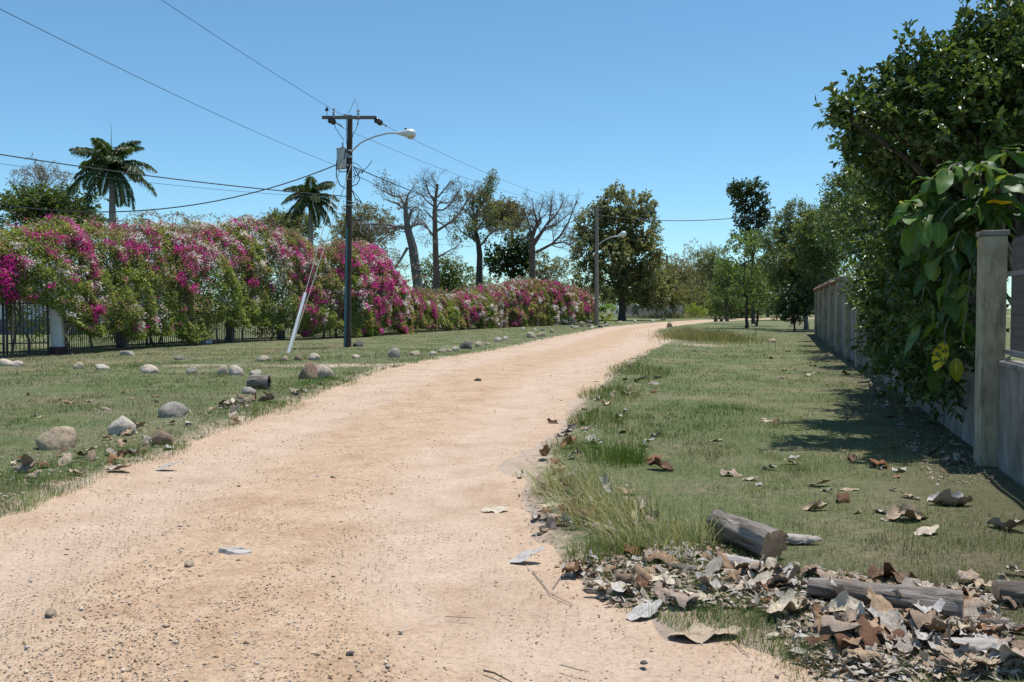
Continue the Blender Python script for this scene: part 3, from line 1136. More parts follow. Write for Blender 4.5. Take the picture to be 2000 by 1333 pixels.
BUSHES = [
    (-420, -30, 'bougainvillea bush cut off by the left edge, trailing over the black gate'),
    (-30, 140, 'bougainvillea with bright magenta spray hanging over the gate and white pillar'),
    (140, 330, 'broad green and pink bougainvillea left of the bare white pillar foot, palm above'),
    (330, 470, 'mostly green bougainvillea with white sprays above the second whitewashed pillar'),
    (470, 575, 'tall bougainvillea with white crest and magenta tuft behind the slanting white pipe'),
    (575, 675, 'bougainvillea with white clusters between the slanting pipe and the utility pole'),
    (675, 775, 'deep magenta bougainvillea just right of the dark utility pole, sloping down'),
    (775, 890, 'low faded pink and white bougainvillea below the swollen grey bare trunk'),
    (890, 990, 'low dull pink bougainvillea between the bare trunks and the lawn'),
    (990, 1085, 'rounded bougainvillea with white tufts below the wide bare tree'),
    (1085, 1158, 'last bougainvillea of the hedge, pink, next to the concrete lamp pole'),
]


def build_hedge():
    for bi, (p0, p1, label) in enumerate(BUSHES):
        r = np.random.default_rng(500 + bi)
        s0, s1 = s_of_px(p0) if p0 > -400 else 0.0, s_of_px(p1)
        sm = (s0 + s1) / 2
        x, y, _, _ = hedge_at(np.array([sm]))
        org = np.array((float(x[0]), float(y[0]), 0.0))
        root = empty('bougainvillea_bush', tuple(org), label, 'bush', 'bougainvillea hedge along the fence')
        ln = s1 - s0
        dist = float(y[0])
        ov = 0.35
        far = p0 >= 760
        # foliage
        n = int(ln * (9500 if not far else 5000) * (0.4 if bi == 0 else 1.0))
        Cc, Nn, px = hedge_surface(n, s0 - ov, s1 + ov, r, 0.02, 2.2)
        dens = vnoise(Cc / 0.55, 41) + 0.6 * vnoise(Cc / 0.22, 42)
        keep = dens > -0.75
        Cc, Nn = Cc[keep], Nn[keep]
        n = len(Cc)
        D = unit(Nn * 0.6 + r.normal(size=(n, 3)) * 0.7 - np.array((0, 0, 0.15)))
        nv = unit(Nn + r.normal(size=(n, 3)) * 0.6 + np.array((0, 0, 0.4)))
        fs = 1.0 + max(dist - 35, 0) / 70
        tone = vnoise(Cc / 1.4, 43)[:, None]
        c1 = palette(n, [(0.21, 0.29, 0.06), (0.31, 0.36, 0.10), (0.40, 0.41, 0.16), (0.14, 0.21, 0.045)], 0.35, r)
        c2 = palette(n, [(0.40, 0.22, 0.22), (0.42, 0.30, 0.20), (0.32, 0.28, 0.13), (0.46, 0.22, 0.28)], 0.3, r)
        zt = np.clip((Cc[:, 2:] - 1.0) / 2.5, 0, 1)
        pf = np.clip(0.03 + 0.40 * tone + 0.25 * zt + (0.22 if far else 0.0), 0.02, 0.85)
        col = np.where(r.random((n, 1)) < pf, c2, c1)
        col *= (1 + 0.22 * vnoise(Cc / 0.4, 44))[:, None]
        V, F, C = leaf_tris(Cc, D, nv, 0.085 * fs * (0.6 + 0.8 * r.random(n)), 0.058 * fs, np.clip(col, 0.01, 0.9))
        link('leaves', new_mesh('leaves', V - org, F, C), M['leaf'], root)
        # flower clusters
        for kind, name in (('m', 'magenta_bracts'), ('w', 'white_bracts')):
            nc = int(ln * (460 if kind == 'm' else 260) * (0.4 if bi == 0 else 1.0))
            c0, n0, px = hedge_surface(nc, s0 - ov, s1 + ov, r, 0.05, 2.0, (0.95, 1.10))
            big = vnoise(c0 / 1.25, 61 if kind == 'm' else 62)
            sm_ = vnoise(c0 / 0.38, 63 if kind == 'm' else 64)
            hgt = np.clip((c0[:, 2] - 1.5) / 2.2, -0.6, 1)
            if kind == 'm':
                sc = 0.5 * big + 0.95 * sm_ + 0.4 * hgt - 0.30 + 0.25 * (r.random(len(c0)) - 0.5)
                sc += 0.9 * np.exp(-((px - 5) / 38.0) ** 2) * (c0[:, 2] < 3.2) + 0.5 * np.exp(-((px - 585) / 30.0) ** 2) * (c0[:, 2] < 2.6)
                sc += 0.45 * np.exp(-((px - 725) / 45.0) ** 2) + 0.12 * (px > 790)
                sc -= 0.45 * np.exp(-((px - 430) / 60.0) ** 2) * (c0[:, 2] < 3.2)
            else:
                sc = 0.55 * big + 0.95 * sm_ + 0.2 * hgt - 0.30 + 0.25 * (r.random(len(c0)) - 0.5)
                sc += 0.5 * np.exp(-((px - 520) / 45.0) ** 2) * (c0[:, 2] > 3.6) + 0.45 * np.exp(-((px - 640) / 35.0) ** 2) * (c0[:, 2] < 4) * (c0[:, 2] > 1.5)
                sc += -0.02 * (px > 800) + 0.35 * np.exp(-((px - 350) / 50.0) ** 2) * (c0[:, 2] > 3.0)
            sel = sc > 0.28
            c0, n0, sc = c0[sel], n0[sel], sc[sel]
            if len(c0) == 0:
                continue
            per = 9 if kind == 'm' else 13
            k = np.repeat(np.arange(len(c0)), per)
            n = len(k)
            off = r.normal(size=(n, 3)) * (0.05 + 0.035 * np.clip(sc[k], 0, 1))[:, None] * np.array((1, 1, 0.9))
            Cc = c0[k] + off
            D = unit(n0[k] * 0.5 + r.normal(size=(n, 3)) * 0.8)
            nv = unit(n0[k] + r.normal(size=(n, 3)) * 0.7)
            if kind == 'm':
                vivid = palette(len(c0), [(0.70, 0.03, 0.36), (0.76, 0.07, 0.42), (0.60, 0.02, 0.31)], 0.15, r)
                faded = palette(len(c0), [(0.46, 0.13, 0.23), (0.42, 0.17, 0.20), (0.48, 0.20, 0.27), (0.38, 0.19, 0.17)], 0.2, r)
                fade = (r.random((len(c0), 1)) < np.clip(0.85 - 0.55 * sc[:, None] + (0.25 if far else 0), 0.12, 0.95))
                cc = np.where(fade, faded, vivid)
            else:
                cc = palette(len(c0), [(0.80, 0.77, 0.68), (0.86, 0.84, 0.78), (0.76, 0.70, 0.6)], 0.06, r)
            col = np.clip(cc[k] * (1 + 0.2 * (r.random((n, 1)) * 2 - 1)), 0.01, 0.92)
            V, F, C = leaf_tris(Cc, D, nv, 0.07 * fs * (0.7 + 0.6 * r.random(n)), 0.058 * fs, col, 0.3, 0.05)
            link(name, new_mesh(name, V - org, F, C), M['bract'], root)
        # woody stems: rising from the ground and arching out of the top
        rr = random.Random(900 + bi)
        mb = MB()
        for q in range(max(4, int(ln * 1.6))):
            s = rr.uniform(s0, s1)
            x, y, tx, ty = [float(v[0]) for v in hedge_at(np.array([s]))]
            nx, ny = ty, -tx
            o = rr.uniform(-1.5, -0.5)
            a = np.array((x + nx * o, y + ny * o, -0.05))
            hx = float(crest_z(1000 + FPX * x / y, y)) * rr.uniform(0.45, 0.8)
            b = a + np.array((rr.uniform(-0.7, 0.7), rr.uniform(-0.7, 0.7), hx))
            p = curve_pts(a, b, 6, 0, 0.16, rr)
            mb.tube([v - org for v in p], [0.045 - 0.005 * i for i in range(7)], 6)
        tipl = []
        for q in range(int(ln * 5.0)):
            s = rr.uniform(s0, s1)
            x, y, tx, ty = [float(v[0]) for v in hedge_at(np.array([s]))]
            px = 1000 + FPX * x / y
            z = float(crest_z(px, y + 1)) - 0.25
            fr_ = rr.random()
            a = np.array((x - ty * (0.8 - 1.6 * fr_) + rr.uniform(-.4, .4), y + tx * (0.8 - 1.6 * fr_) + rr.uniform(-.4, .4), z - 0.9 * fr_ ** 2))
            L = rr.uniform(0.4, 1.3)
            th = rr.uniform(0, 6.28)
            p = []
            for i in range(6):
                t = i / 5
                p.append(a + np.array((math.cos(th) * L * t, math.sin(th) * L * t, 0.75 * L * (1.5 * t - 1.25 * t * t))))
            mb.tube([v - org for v in p], 0.008, 3, cap=False)
            tipl += p[1:]
        mb.obj('stems', M['twig'], root)
        tipl = np.array(tipl)
        k = np.repeat(np.arange(len(tipl)), 7)
        Cc = tipl[k] + r.normal(size=(len(k), 3)) * 0.05
        col = np.where(r.random((len(k), 1)) < 0.25, palette(len(k), [(0.6, 0.04, 0.3), (0.74, 0.7, 0.62)], 0.1, r), palette(len(k), [(0.10, 0.14, 0.03), (0.17, 0.19, 0.05)], 0.2, r))
        V, F, C = leaf_tris(Cc, rand_dirs(len(k), r), rand_dirs(len(k), r), 0.07 * fs, 0.045 * fs, col)
        link('spray_leaves', new_mesh('spray_leaves', V - org, F, C), M['leaf'], root)


build_hedge()


# ------------------------------------------------------------------ gate and fence under the hedge
def hedge_frame(px):
    s = s_of_px(px)
    x, y, tx, ty = [float(v[0]) for v in hedge_at(np.array([s]))]
    return s, np.array((x, y)), np.array((tx, ty))


def fence_panel(name, label, cat, pa, pb, z0, z1, nbars, rails, bar_w, mat, group=None, stile=False):
    """pa, pb: ground points; bars and rails between them, each a part"""
    pa, pb = np.asarray(pa, float), np.asarray(pb, float)
    d = pb - pa
    L = float(np.linalg.norm(d))
    ang = math.atan2(d[1], d[0])
    root = empty(name, (pa[0], pa[1], 0), label, cat, group, ang)
    bar = MB().box((0, 0, (z0 + z1) / 2), (bar_w, bar_w, z1 - z0))
    tip = bar
    me = bpy.data.meshes.new('bar')
    # small spear tip on each bar
    n0 = len(bar.v)
    bar.v += [(-bar_w * .9, -bar_w * .9, z1), (bar_w * .9, -bar_w * .9, z1), (bar_w * .9, bar_w * .9, z1), (-bar_w * .9, bar_w * .9, z1), (0, 0, z1 + bar_w * 4)]
    bar.f += [(n0, n0 + 1, n0 + 4), (n0 + 1, n0 + 2, n0 + 4), (n0 + 2, n0 + 3, n0 + 4), (n0 + 3, n0, n0 + 4)]
    me.from_pydata(bar.v, [], bar.f)
    me.materials.append(mat)
    for i in range(nbars):
        link('bar', me, None, root, ((i + 0.5) / nbars * L, 0, 0))
    for z, h in rails:
        MB().box((L / 2, 0.0, z), (L, bar_w * 1.7, h)).obj('rail', mat, root)
    if stile:
        for x in (0.03, L - 0.03):
            MB().box((x, 0, (z0 + z1) / 2), (0.06, 0.055, z1 - z0)).obj('stile', mat, root)
    return root


def pillar(name, label, pos, ang, w, h, mat, plinth=None, cap=None, group=None):
    root = empty(name, (pos[0], pos[1], 0), label, 'pillar', group, ang)
    MB().box((0, 0, h / 2), (w, w, h)).obj('shaft', mat, root, bevel=0.012)
    if plinth:
        MB().box((0, 0, plinth[1] / 2 - 0.03), (w + 0.12, w + 0.12, plinth[1] + 0.06)).obj('plinth', plinth[0], root, bevel=0.012)
    if cap:
        MB().box((0, 0, h + 0.045), (w + 0.1, w + 0.1, 0.09)).obj('cap', cap, root, bevel=0.015)
    return root


def build_fence():
    s, p, t = hedge_frame(112)
    ang = math.atan2(t[1], t[0])
    pillar('gate_pillar', 'whitewashed gate pillar with dark maroon foot beside the black gate', p, 0.25, 0.36, 1.75, M['white_wall'], (M['maroon'], 0.28), M['maroon'], 'fence pillars under the hedge')
    # the gate, square across the drive
    g1 = np.array(G(100, 695)) + np.array((-0.05, 0))
    g0 = np.array(G(12, 697))
    fence_panel('gate_leaf', 'black barred gate leaf standing next to the whitewashed gate pillar', 'gate', g0, g1, 0.06, 2.0, 11, [(0.14, 0.05), (0.42, 0.04), (1.72, 0.04)], 0.026, M['black_metal'], 'driveway gate leaves', True)
    g2 = np.array(G(-110, 700))
    fence_panel('gate_leaf', 'black barred gate leaf at the left edge of the picture', 'gate', g2, g0 - np.array((0.03, 0)), 0.06, 2.0, 14, [(0.14, 0.05), (0.42, 0.04), (1.72, 0.04)], 0.026, M['black_metal'], 'driveway gate leaves', True)
    posts = [(243, 'weathered brown fence pillar under the broad pink bougainvillea', M['bark_grey'], 0.30), (405, 'pale whitewashed fence pillar showing below the mostly green bougainvillea', M['white_wall'], 0.42),
             (455, 'narrow brown fence pillar right of the pale whitewashed one', M['bark_grey'], 0.26), (552, 'fence pillar in the shade just left of the slanting white pipe', M['bark_grey'], 0.28)]
    prev = (p, 0.2)
    for i, (px, lab, mat, w) in enumerate(posts):
        s, q, t = hedge_frame(px)
        a = math.atan2(t[1], t[0])
        n = np.array((t[1], -t[0]))
        q = q - n * 0.12
        pillar('fence_pillar', lab, q, a, w, 1.35, mat, None, mat, 'fence pillars under the hedge')
        d = (q - prev[0]) / np.linalg.norm(q - prev[0])
        a0 = prev[0] + d * (prev[1] + 0.02)
        a1 = q - d * (w / 2 + 0.02)
        L = float(np.linalg.norm(a1 - a0))
        names = ['low black bar fence between the gate pillar and the brown pillar', 'low black bar fence between the brown pillar and the pale whitewashed pillar',
                 'short black bar fence right of the pale whitewashed pillar', 'black bar fence in deep shade left of the slanting white pipe']
        fence_panel('bar_fence', names[i], 'fence', a0, a1, 0.10, 1.25, max(6, int(L / 0.115)), [(0.16, 0.05), (1.1, 0.04)], 0.02, M['black_metal'], 'bar fence panels under the hedge')
        prev = (q, w / 2)


build_fence()

# white house glimpsed behind the gate
hroot = empty('white_house', (-31.0, 56.0, 0), 'white house wall with grey base glimpsed through the black gate', 'house')
MB().box((0, 0, 2.0), (20, 8, 2.2)).obj('wall', M['house_white'], hroot)
MB().box((0, 0, 0.44), (20.02, 8.02, 0.92)).obj('base_wall', M['house_grey'], hroot)
rf = MB()
rf.v += [(-10.5, -4.5, 3.1), (10.5, -4.5, 3.1), (10.5, 4.5, 3.1), (-10.5, 4.5, 3.1), (-6, 0, 4.3), (6, 0, 4.3)]
rf.f += [(0, 3, 2, 1), (0, 1, 5, 4), (1, 2, 5), (2, 3, 4, 5), (3, 0, 4)]
rf.obj('roof', M['house_grey'], hroot)


# ------------------------------------------------------------------ right boundary wall
WD = np.array((0.293, 1.0)) / math.hypot(0.293, 1.0)
WANG = -math.atan2(WD[0], WD[1])


def build_wall():
    root = empty('boundary_wall', (2.0, 0, 0), 'stained plaster boundary wall with pillars and metal grille along the right lawn', 'wall', None, WANG)
    k = math.hypot(0.293, 1.0)
    ps = [4.1, 9.0, 14.0, 18.9, 23.6, 27.8, 32.0, 36.5, 41.5, 46.5, 51.4]
    S = [y * k for y in ps]
    wid, dep = 0.28, 0.22
    for i, s in enumerate(S):
        h = 2.30 if ps[i] < 25 else 2.48
        o = MB().box((dep / 2, s + wid / 2, h / 2 - 0.05), (dep, wid, h + 0.1)).obj('pillar', M['pillar'], root, bevel=0.012)
        if ps[i] < 25:
            MB().box((dep / 2, s + wid / 2, h + 0.028), (dep + 0.03, wid + 0.03, 0.05)).obj('pillar_cap', M['wall'], o, bevel=0.01)
    barm = {}
    for i in range(len(S) - 1):
        a, b = S[i] + wid, S[i + 1]
        L = b - a
        mid = (a + b) / 2
        if ps[i] < 23:
            MB().box((0.24, mid, 0.48), (0.16, L, 1.10)).obj('low_wall', M['wall'], root, bevel=0.01)
            MB().box((0.24, mid, 1.05), (0.20, L - 0.01, 0.05)).obj('coping', M['wall'], root, bevel=0.01)
            for z in (1.16, 1.92):
                MB().box((0.23, mid, z), (0.03, L, 0.045)).obj('rail', M['rail_metal'], root)
            if 'b' not in barm:
                bb = MB().box((0, 0, 0), (0.018, 0.018, 1.08))
                n0 = len(bb.v)
                bb.v += [(-.016, -.016, .54), (.016, -.016, .54), (.016, .016, .54), (-.016, .016, .54), (0, 0, .62)]
                bb.f += [(n0, n0 + 1, n0 + 4), (n0 + 1, n0 + 2, n0 + 4), (n0 + 2, n0 + 3, n0 + 4), (n0 + 3, n0, n0 + 4)]
                me = bpy.data.meshes.new('bar')
                me.from_pydata(bb.v, [], bb.f)
                me.materials.append(M['rust_bar'])
                barm['b'] = me
            n = int(L / (0.075 if i == 0 else 0.11))
            for j in range(n):
                link('bar', barm['b'], None, root, (0.26, a + (j + 0.5) / n * L, 1.66))
        else:
            MB().box((0.24, mid, 1.12), (0.16, L, 2.4)).obj('wall_panel', M['wall'], root, bevel=0.01)
            if ps[i] >= 27:
                MB().box((0.23, mid, 2.36), (0.22, L - 0.01, 0.10)).obj('panel_coping', M['wall'], root, bevel=0.01)
    # little tiled roof over the far end: separate tiles
    tile = MB()
    tile.tube([(0.0, -0.16, 0), (0.0, 0.16, 0.015)], 0.075, 8)
    me = bpy.data.meshes.new('roof_tile')
    me.from_pydata(tile.v, [], tile.f)
    me.materials.append(M['red_tile'])
    a, b = S[6], S[10] + 0.3
    slab = MB()
    slab.box((0.2, (a + b) / 2, 2.545), (0.5, b - a, 0.06))
    sl = slab.obj('tile_ridge', M['red_tile'], root)
    nt = int((b - a) / 0.30)
    for j in range(nt):
        for x in (0.0, 0.18, 0.36):
            o = link('roof_tile', me, None, sl, (x, a + (j + 0.5) / nt * (b - a), 2.60 - abs(x - 0.18) * 0.2))
    return root


build_wall()


# ------------------------------------------------------------------ utility poles and wires
def arm_curve(a, b, rise, n=10):
    a, b = np.asarray(a, float), np.asarray(b, float)
    out = []
    for i in range(n + 1):
        t = i / n
        p = a * (1 - t) + b * t
        p[2] = a[2] + (b[2] - a[2]) * math.sin(t * math.pi / 2) ** 0.9
        out.append(p)
    return out


def lamp_head(parent, a, b, scale=1.0):
    """cobra head: shell over a lens, from a (arm end) to b (tip)"""
    a, b = np.asarray(a, float), np.asarray(b, float)
    d = b - a
    L = np.linalg.norm(d)
    prof = [(0.0, 0.045), (0.18, 0.06), (0.4, 0.115), (0.62, 0.17), (0.82, 0.17), (0.94, 0.12), (1.0, 0.04)]
    mb = MB()
    mb.tube([a + d * t for t, r in prof], [r * scale for t, r in prof], 12)
    o = mb.obj('lamp_head', M['lamp_shell'], parent, smooth=True)
    lb = MB()
    lb.tube([a + d * t + np.array((0, 0, -0.07 * scale)) for t in (0.55, 0.62, 0.8, 0.92, 0.96)], [r * scale for r in (0.05, 0.13, 0.15, 0.1, 0.03)], 10)
    lb.obj('lens', M['lamp_lens'], o, smooth=True)
    pc = MB()
    c = a + d * 0.5
    pc.lathe((c[0], c[1], c[2] + 0.13 * scale), [(0.04 * scale, 0), (0.045 * scale, 0.07 * scale), (0.02 * scale, 0.1 * scale)], 8)
    pc.obj('photocell', M['ceramic'], o)


def insulator(parent, a, b, r=0.085, n=3, name='insulator', mat='ceramic'):
    a, b = np.asarray(a, float), np.asarray(b, float)
    pts, rad = [], []
    for i in range(n):
        for t, k in ((0.0, 0.35), (0.25, 1.0), (0.5, 1.0), (0.6, 0.35)):
            pts.append(a + (b - a) * ((i + t) / n))
            rad.append(r * k)
    return MB().tube(pts, rad, 10).obj(name, M[mat], parent, smooth=True)


MPX, MPY = G(679, 681)
MP = np.array((MPX, MPY, 0.0))


def main_pole():
    Y = MPY
    root = empty('utility_pole', (MPX, MPY, 0), 'dark wooden utility pole with transformer, crossarm and curved lamp arm', 'utility pole', 'utility poles')

    def L(px, py, dy=0.0):
        return P(px, py, Y + dy) - MP
    H = P(683, 226, Y)[2]
    top = L(683.5, 226)
    MB().tube([(0, 0, -0.2), (0, 0, 0.6), (top[0] * 0.5, 0, H * 0.5), (top[0], 0, H)], [0.145, 0.14, 0.122, 0.10], 14).obj('post', M['pole_wood'], root, smooth=True)
    a, b = L(629, 230, -0.17), L(735, 230, -0.17)
    c = (a + b) / 2
    MB().box(tuple(c), (b[0] - a[0], 0.10, 0.12)).obj('crossarm', M['arm_wood'], root, bevel=0.008)
    p = L(683.5, 230, -0.12)
    MB().box(tuple(p), (0.06, 0.14, 0.06)).obj('crossarm_bolt', M['galv'], root)
    MB().box(tuple(L(675, 227, -0.17) + np.array((0, 0, 0.03))), (0.14, 0.12, 0.07)).obj('crossarm_bracket', M['galv'], root)
    # pin insulator at the left end
    q = L(638.5, 227, -0.17)
    MB().tube([q, q + np.array((0, 0, 0.22))], 0.014, 6).obj('insulator_pin', M['galv'], root)
    MB().lathe(tuple(q + np.array((0, 0, 0.18))), [(0.03, 0), (0.075, 0.03), (0.075, 0.07), (0.035, 0.08), (0.05, 0.13), (0.02, 0.15)], 10).obj('pin_insulator', M['ceramic'], root, smooth=True)
    # fuse cutouts
    for px, y0, y1, r in ((651.7, 214, 232, 0.05), (699.5, 216, 238, 0.06)):
        insulator(root, L(px, y0, -0.28), L(px, y1, -0.28), r, 4, 'fuse_cutout', 'cutout')
        MB().tube([L(px - 2, y0 + 1, -0.32), L(px + 2, y0 - 1.5, -0.32)], 0.03, 6).obj('cutout_clamp', M['cutout'], root)
        MB().tube([L(px, y1 - 1, -0.28), L(px, y1 + 8, -0.3)], 0.012, 5).obj('fuse_tail', M['ceramic'], root)
    # dead-end bells
    for pts in (((644, 235), (654, 240)), ((733.5, 234), (746, 242.5))):
        insulator(root, L(*pts[0], -0.3), L(*pts[1], 0.15), 0.115, 2, 'dead_end_insulator')
    for pts in (((654, 240), (659, 242), (664, 245), (671, 251)), ((746, 242), (750, 244), (755, 247))):
        MB().tube([L(*q, 0.15 + 0.15 * i) for i, q in enumerate(pts)], [0.035, 0.02, 0.03, 0.012][:len(pts)], 6).obj('dead_end_clamp', M['ceramic'], root)
    # jumper leads
    jl = [[(681, 222), (688, 206), (693.6, 192.7), (696, 199), (699.5, 215)], [(652, 216), (650, 222), (655, 250), (672, 275)], [(699, 238), (696, 252), (690, 262), (684, 285)],
          [(676, 228), (677, 250), (676, 270), (678, 290)]]
    for i, j in enumerate(jl):
        MB().tube([L(px, py, -0.2) for px, py in j], 0.012, 5, cap=False).obj('jumper_wire', M['galv'] if i == 0 else M['wire'], root)
    # lamp arm and head
    ap = [(687, 297), (694, 289), (704, 280), (717, 273), (736, 266), (756, 261), (774, 260)]
    MB().tube([L(px, py, -0.12 - 0.02 * i) for i, (px, py) in enumerate(ap)], 0.03, 8).obj('lamp_arm', M['galv'], root, smooth=True)
    lamp_head(root, L(772, 260.5, -0.25), L(812.5, 261.5, -0.25), 1.0)
    for y in (295, 307):
        q = L(682, y, 0)
        MB().lathe((q[0], 0, q[2]), [(0.135, -0.03), (0.135, 0.03)], 12).obj('pole_band', M['galv'], root)
    # transformer can
    q = L(667.5, 330, -0.12)
    hcan = L(667.5, 292, -0.12)[2] - q[2]
    tr = MB().lathe(tuple(q), [(0.165, 0), (0.18, 0.03), (0.185, hcan * 0.5), (0.19, hcan - 0.03), (0.205, hcan - 0.02), (0.205, hcan + 0.02), (0.15, hcan + 0.055), (0.03, hcan + 0.075)], 18).obj('transformer', M['transformer'], root, smooth=True)
    for dz in (0.14, hcan - 0.2):
        MB().box((q[0] + 0.17, q[1] + 0.05, q[2] + dz), (0.2, 0.12, 0.06)).obj('hanger_bracket', M['galv'], tr)
    insulator(tr, (q[0] + 0.05, q[1] - 0.05, q[2] + hcan + 0.05), (q[0] + 0.05, q[1] - 0.05, q[2] + hcan + 0.28), 0.05, 3, 'bushing', 'cutout')
    # blue conduit down the left side
    MB().tube([L(677.5, 445, -0.10), L(676.3, 520, -0.12), L(674.2, 640, -0.13), L(672.6, 684, -0.14)], 0.042, 8).obj('conduit', M['blue_pvc'], root, smooth=True)
    # bands and loose cable loops
    for y in (394, 401, 351):
        q = L(681, y, 0)
        MB().lathe((q[0], 0, q[2]), [(0.132, -0.012), (0.132, 0.012)], 12).obj('pole_band', M['galv'], root)
    loops = [[(660, 300), (657, 322), (657, 345), (664, 362), (675, 369)], [(658, 330), (665, 336), (674, 336), (680, 334)], [(688, 318), (700, 322), (706, 330), (700, 342), (690, 345)],
             [(690, 326), (697, 338), (703, 350), (697, 360), (688, 364)], [(690, 330), (694, 345), (690, 358)], [(678, 335), (676, 350), (680, 360)], [(690, 374), (700, 386), (708, 398)],
             [(688, 372), (694, 388), (706, 396)], [(689, 345), (698, 349), (701, 336), (694, 328)], [(706, 340), (712, 332), (718, 326), (727, 314)], [(700, 334), (706, 338), (710, 330)], [(676, 292), (672, 310), (666, 330)]]
    rr = random.Random(5)
    for j in loops:
        dy = [rr.uniform(-0.32, -0.12) for _ in j]
        MB().tube([L(px, py, d) for (px, py), d in zip(j, dy)], 0.013 if rr.random() < 0.6 else 0.02, 5, cap=False).obj('cable_loop', M['wire'], root)


def wire(name, label, pts, rad, mat, group, sag=0.0, n=24):
    """pts: world points; straight or sagging spans"""
    mb = MB()
    out = []
    for i in range(len(pts) - 1):
        seg = curve_pts(pts[i], pts[i + 1], n, -sag)
        out += seg if i == 0 else seg[1:]
    mb.tube(out, rad, 6)
    o = mb.obj(name, M[mat], None, smooth=True)
    tag(o, label, 'wire', group)
    return o


main_pole()
YM = MPY
# guy wires and their white guard pipe
anc = np.array((*G(563, 691), 0.0))
gtop1, gtop2 = P(675, 292, YM - 0.05), P(686, 322, YM - 0.12)


def along(a, b, t):
    return a * (1 - t) + b * t


wire('guy_wire', 'upper pale guy wire slanting from the transformer to the white pipe', [anc, gtop1], 0.014, 'guy', 'guy wires', 0, 2)
wire('guy_wire', 'lower pale guy wire right beside the other, ending in the white pipe', [anc + np.array((0.05, 0.0, 0.0)), gtop2], 0.014, 'guy', 'guy wires', 0, 2)
g = MB()
gd = (gtop1 - anc)
pa, pb = anc - gd * 0.01, anc + gd * 0.275
g.tube([pa, pb], 0.058, 12)
go = g.obj('guy_guard_pipe', M['white_pvc'], None, smooth=True)
tag(go, 'white plastic guard pipe slanting on the guy wire left of the dark pole', 'pipe')

wg = 'overhead wires'
wire('overhead_wire', 'thin wire from the upper left corner down to the dark pole cables', [(-14.5, -16.0, 8.6), P(0, 18, 17.0), P(657, 324, YM - 0.2)], 0.007, 'wire', wg, 0.12)
wire('overhead_wire', 'thin wire from the top edge down to the crossarm of the dark pole', [(-13.0, -10.0, 9.6), P(315, 0, 22.5), P(673, 228, YM - 0.3)], 0.007, 'wire', wg, 0.05)
wire('overhead_wire', 'thick dark cable crossing in front of the tall left palm', [P(-250, 262, 26.0), P(0, 302, 28.0), P(676, 384, YM - 0.1)], 0.02, 'wire', wg, 0.12)
wire('overhead_wire', 'thin grey wire just below the thick cable across the left palm', [P(-250, 288, 26.0), P(0, 320, 28.0), P(676, 388, YM - 0.1)], 0.007, 'wire_al', wg, 0.14)
wire('overhead_wire', 'twisted sagging service cable dipping over the left hedge top', [P(-250, 380, 30), P(0, 400, 31.5), P(658, 322, YM - 0.15)], 0.022, 'wire', wg, 0.85)
P2X, P2Y = G(1165, 637)
Q1, Q2, Q3 = P(1157, 410, P2Y - .1), P(1173, 410, P2Y - .1), P(1165, 450, P2Y - .15)
wire('overhead_wire', 'upper thin conductor from the right end of the crossarm to the concrete pole', [P(755, 247, YM + 0.3), Q2], 0.009, 'wire_al', wg, 0.5)
wire('overhead_wire', 'second thin conductor from the left end of the crossarm to the concrete pole', [P(671, 251, YM + 0.6), Q1], 0.009, 'wire_al', wg, 0.6)
wire('overhead_wire', 'dark cable from below the transformer passing over the bare trees', [P(690, 326, YM - 0.1), Q3], 0.02, 'wire', wg, 0.9)
wire('overhead_wire', 'lowest thin cable from the dark pole going behind the bare trees', [P(690, 340, YM - 0.1), P(1165, 462, P2Y - .15)], 0.012, 'wire', wg, 1.2)
wire('overhead_wire', 'dark wire crossing the sky right of the big leafy tree', [P(1165, 420, P2Y), P(1440, 426, 74), P(1640, 398, 64), P(1820, 372, 54)], 0.028, 'wire', wg, 0.35)


def lamp_pole(px, base_py, top_py, arm0, arm1, mat, label, width, dead=None):
    x, y = G(px, base_py) if dead is None else (P(px, base_py, dead)[0], dead)
    root = empty('street_lamp_pole', (x, y, 0), label, 'utility pole', 'utility poles')
    o = np.array((x, y, 0.0))
    H = P(px, top_py, y)[2]
    MB().tube([(0, 0, -0.2), (0, 0, H * 0.5), (0, 0, H)], [width * 1.15, width * 0.95, width * 0.75], 12).obj('post', M[mat], root, smooth=True)
    a, b = P(arm0[0], arm0[1], y - .1) - o, P(arm1[0], arm1[1], y - .2) - o
    L = b - a
    m = a + L * 0.62
    MB().tube([(0, 0, a[2] - 0.25)] + arm_curve(a, m, 0), 0.035, 7).obj('lamp_arm', M['galv'], root, smooth=True)
    lamp_head(root, m, b, 1.25)
    MB().box((0, -0.12, H - 0.3), (0.9, 0.08, 0.1)).obj('crossarm', M[mat], root)
    for sx in (-0.38, 0.38):
        insulator(root, (sx, -0.12, H - 0.25), (sx, -0.12, H - 0.05), 0.05, 2)
    return root


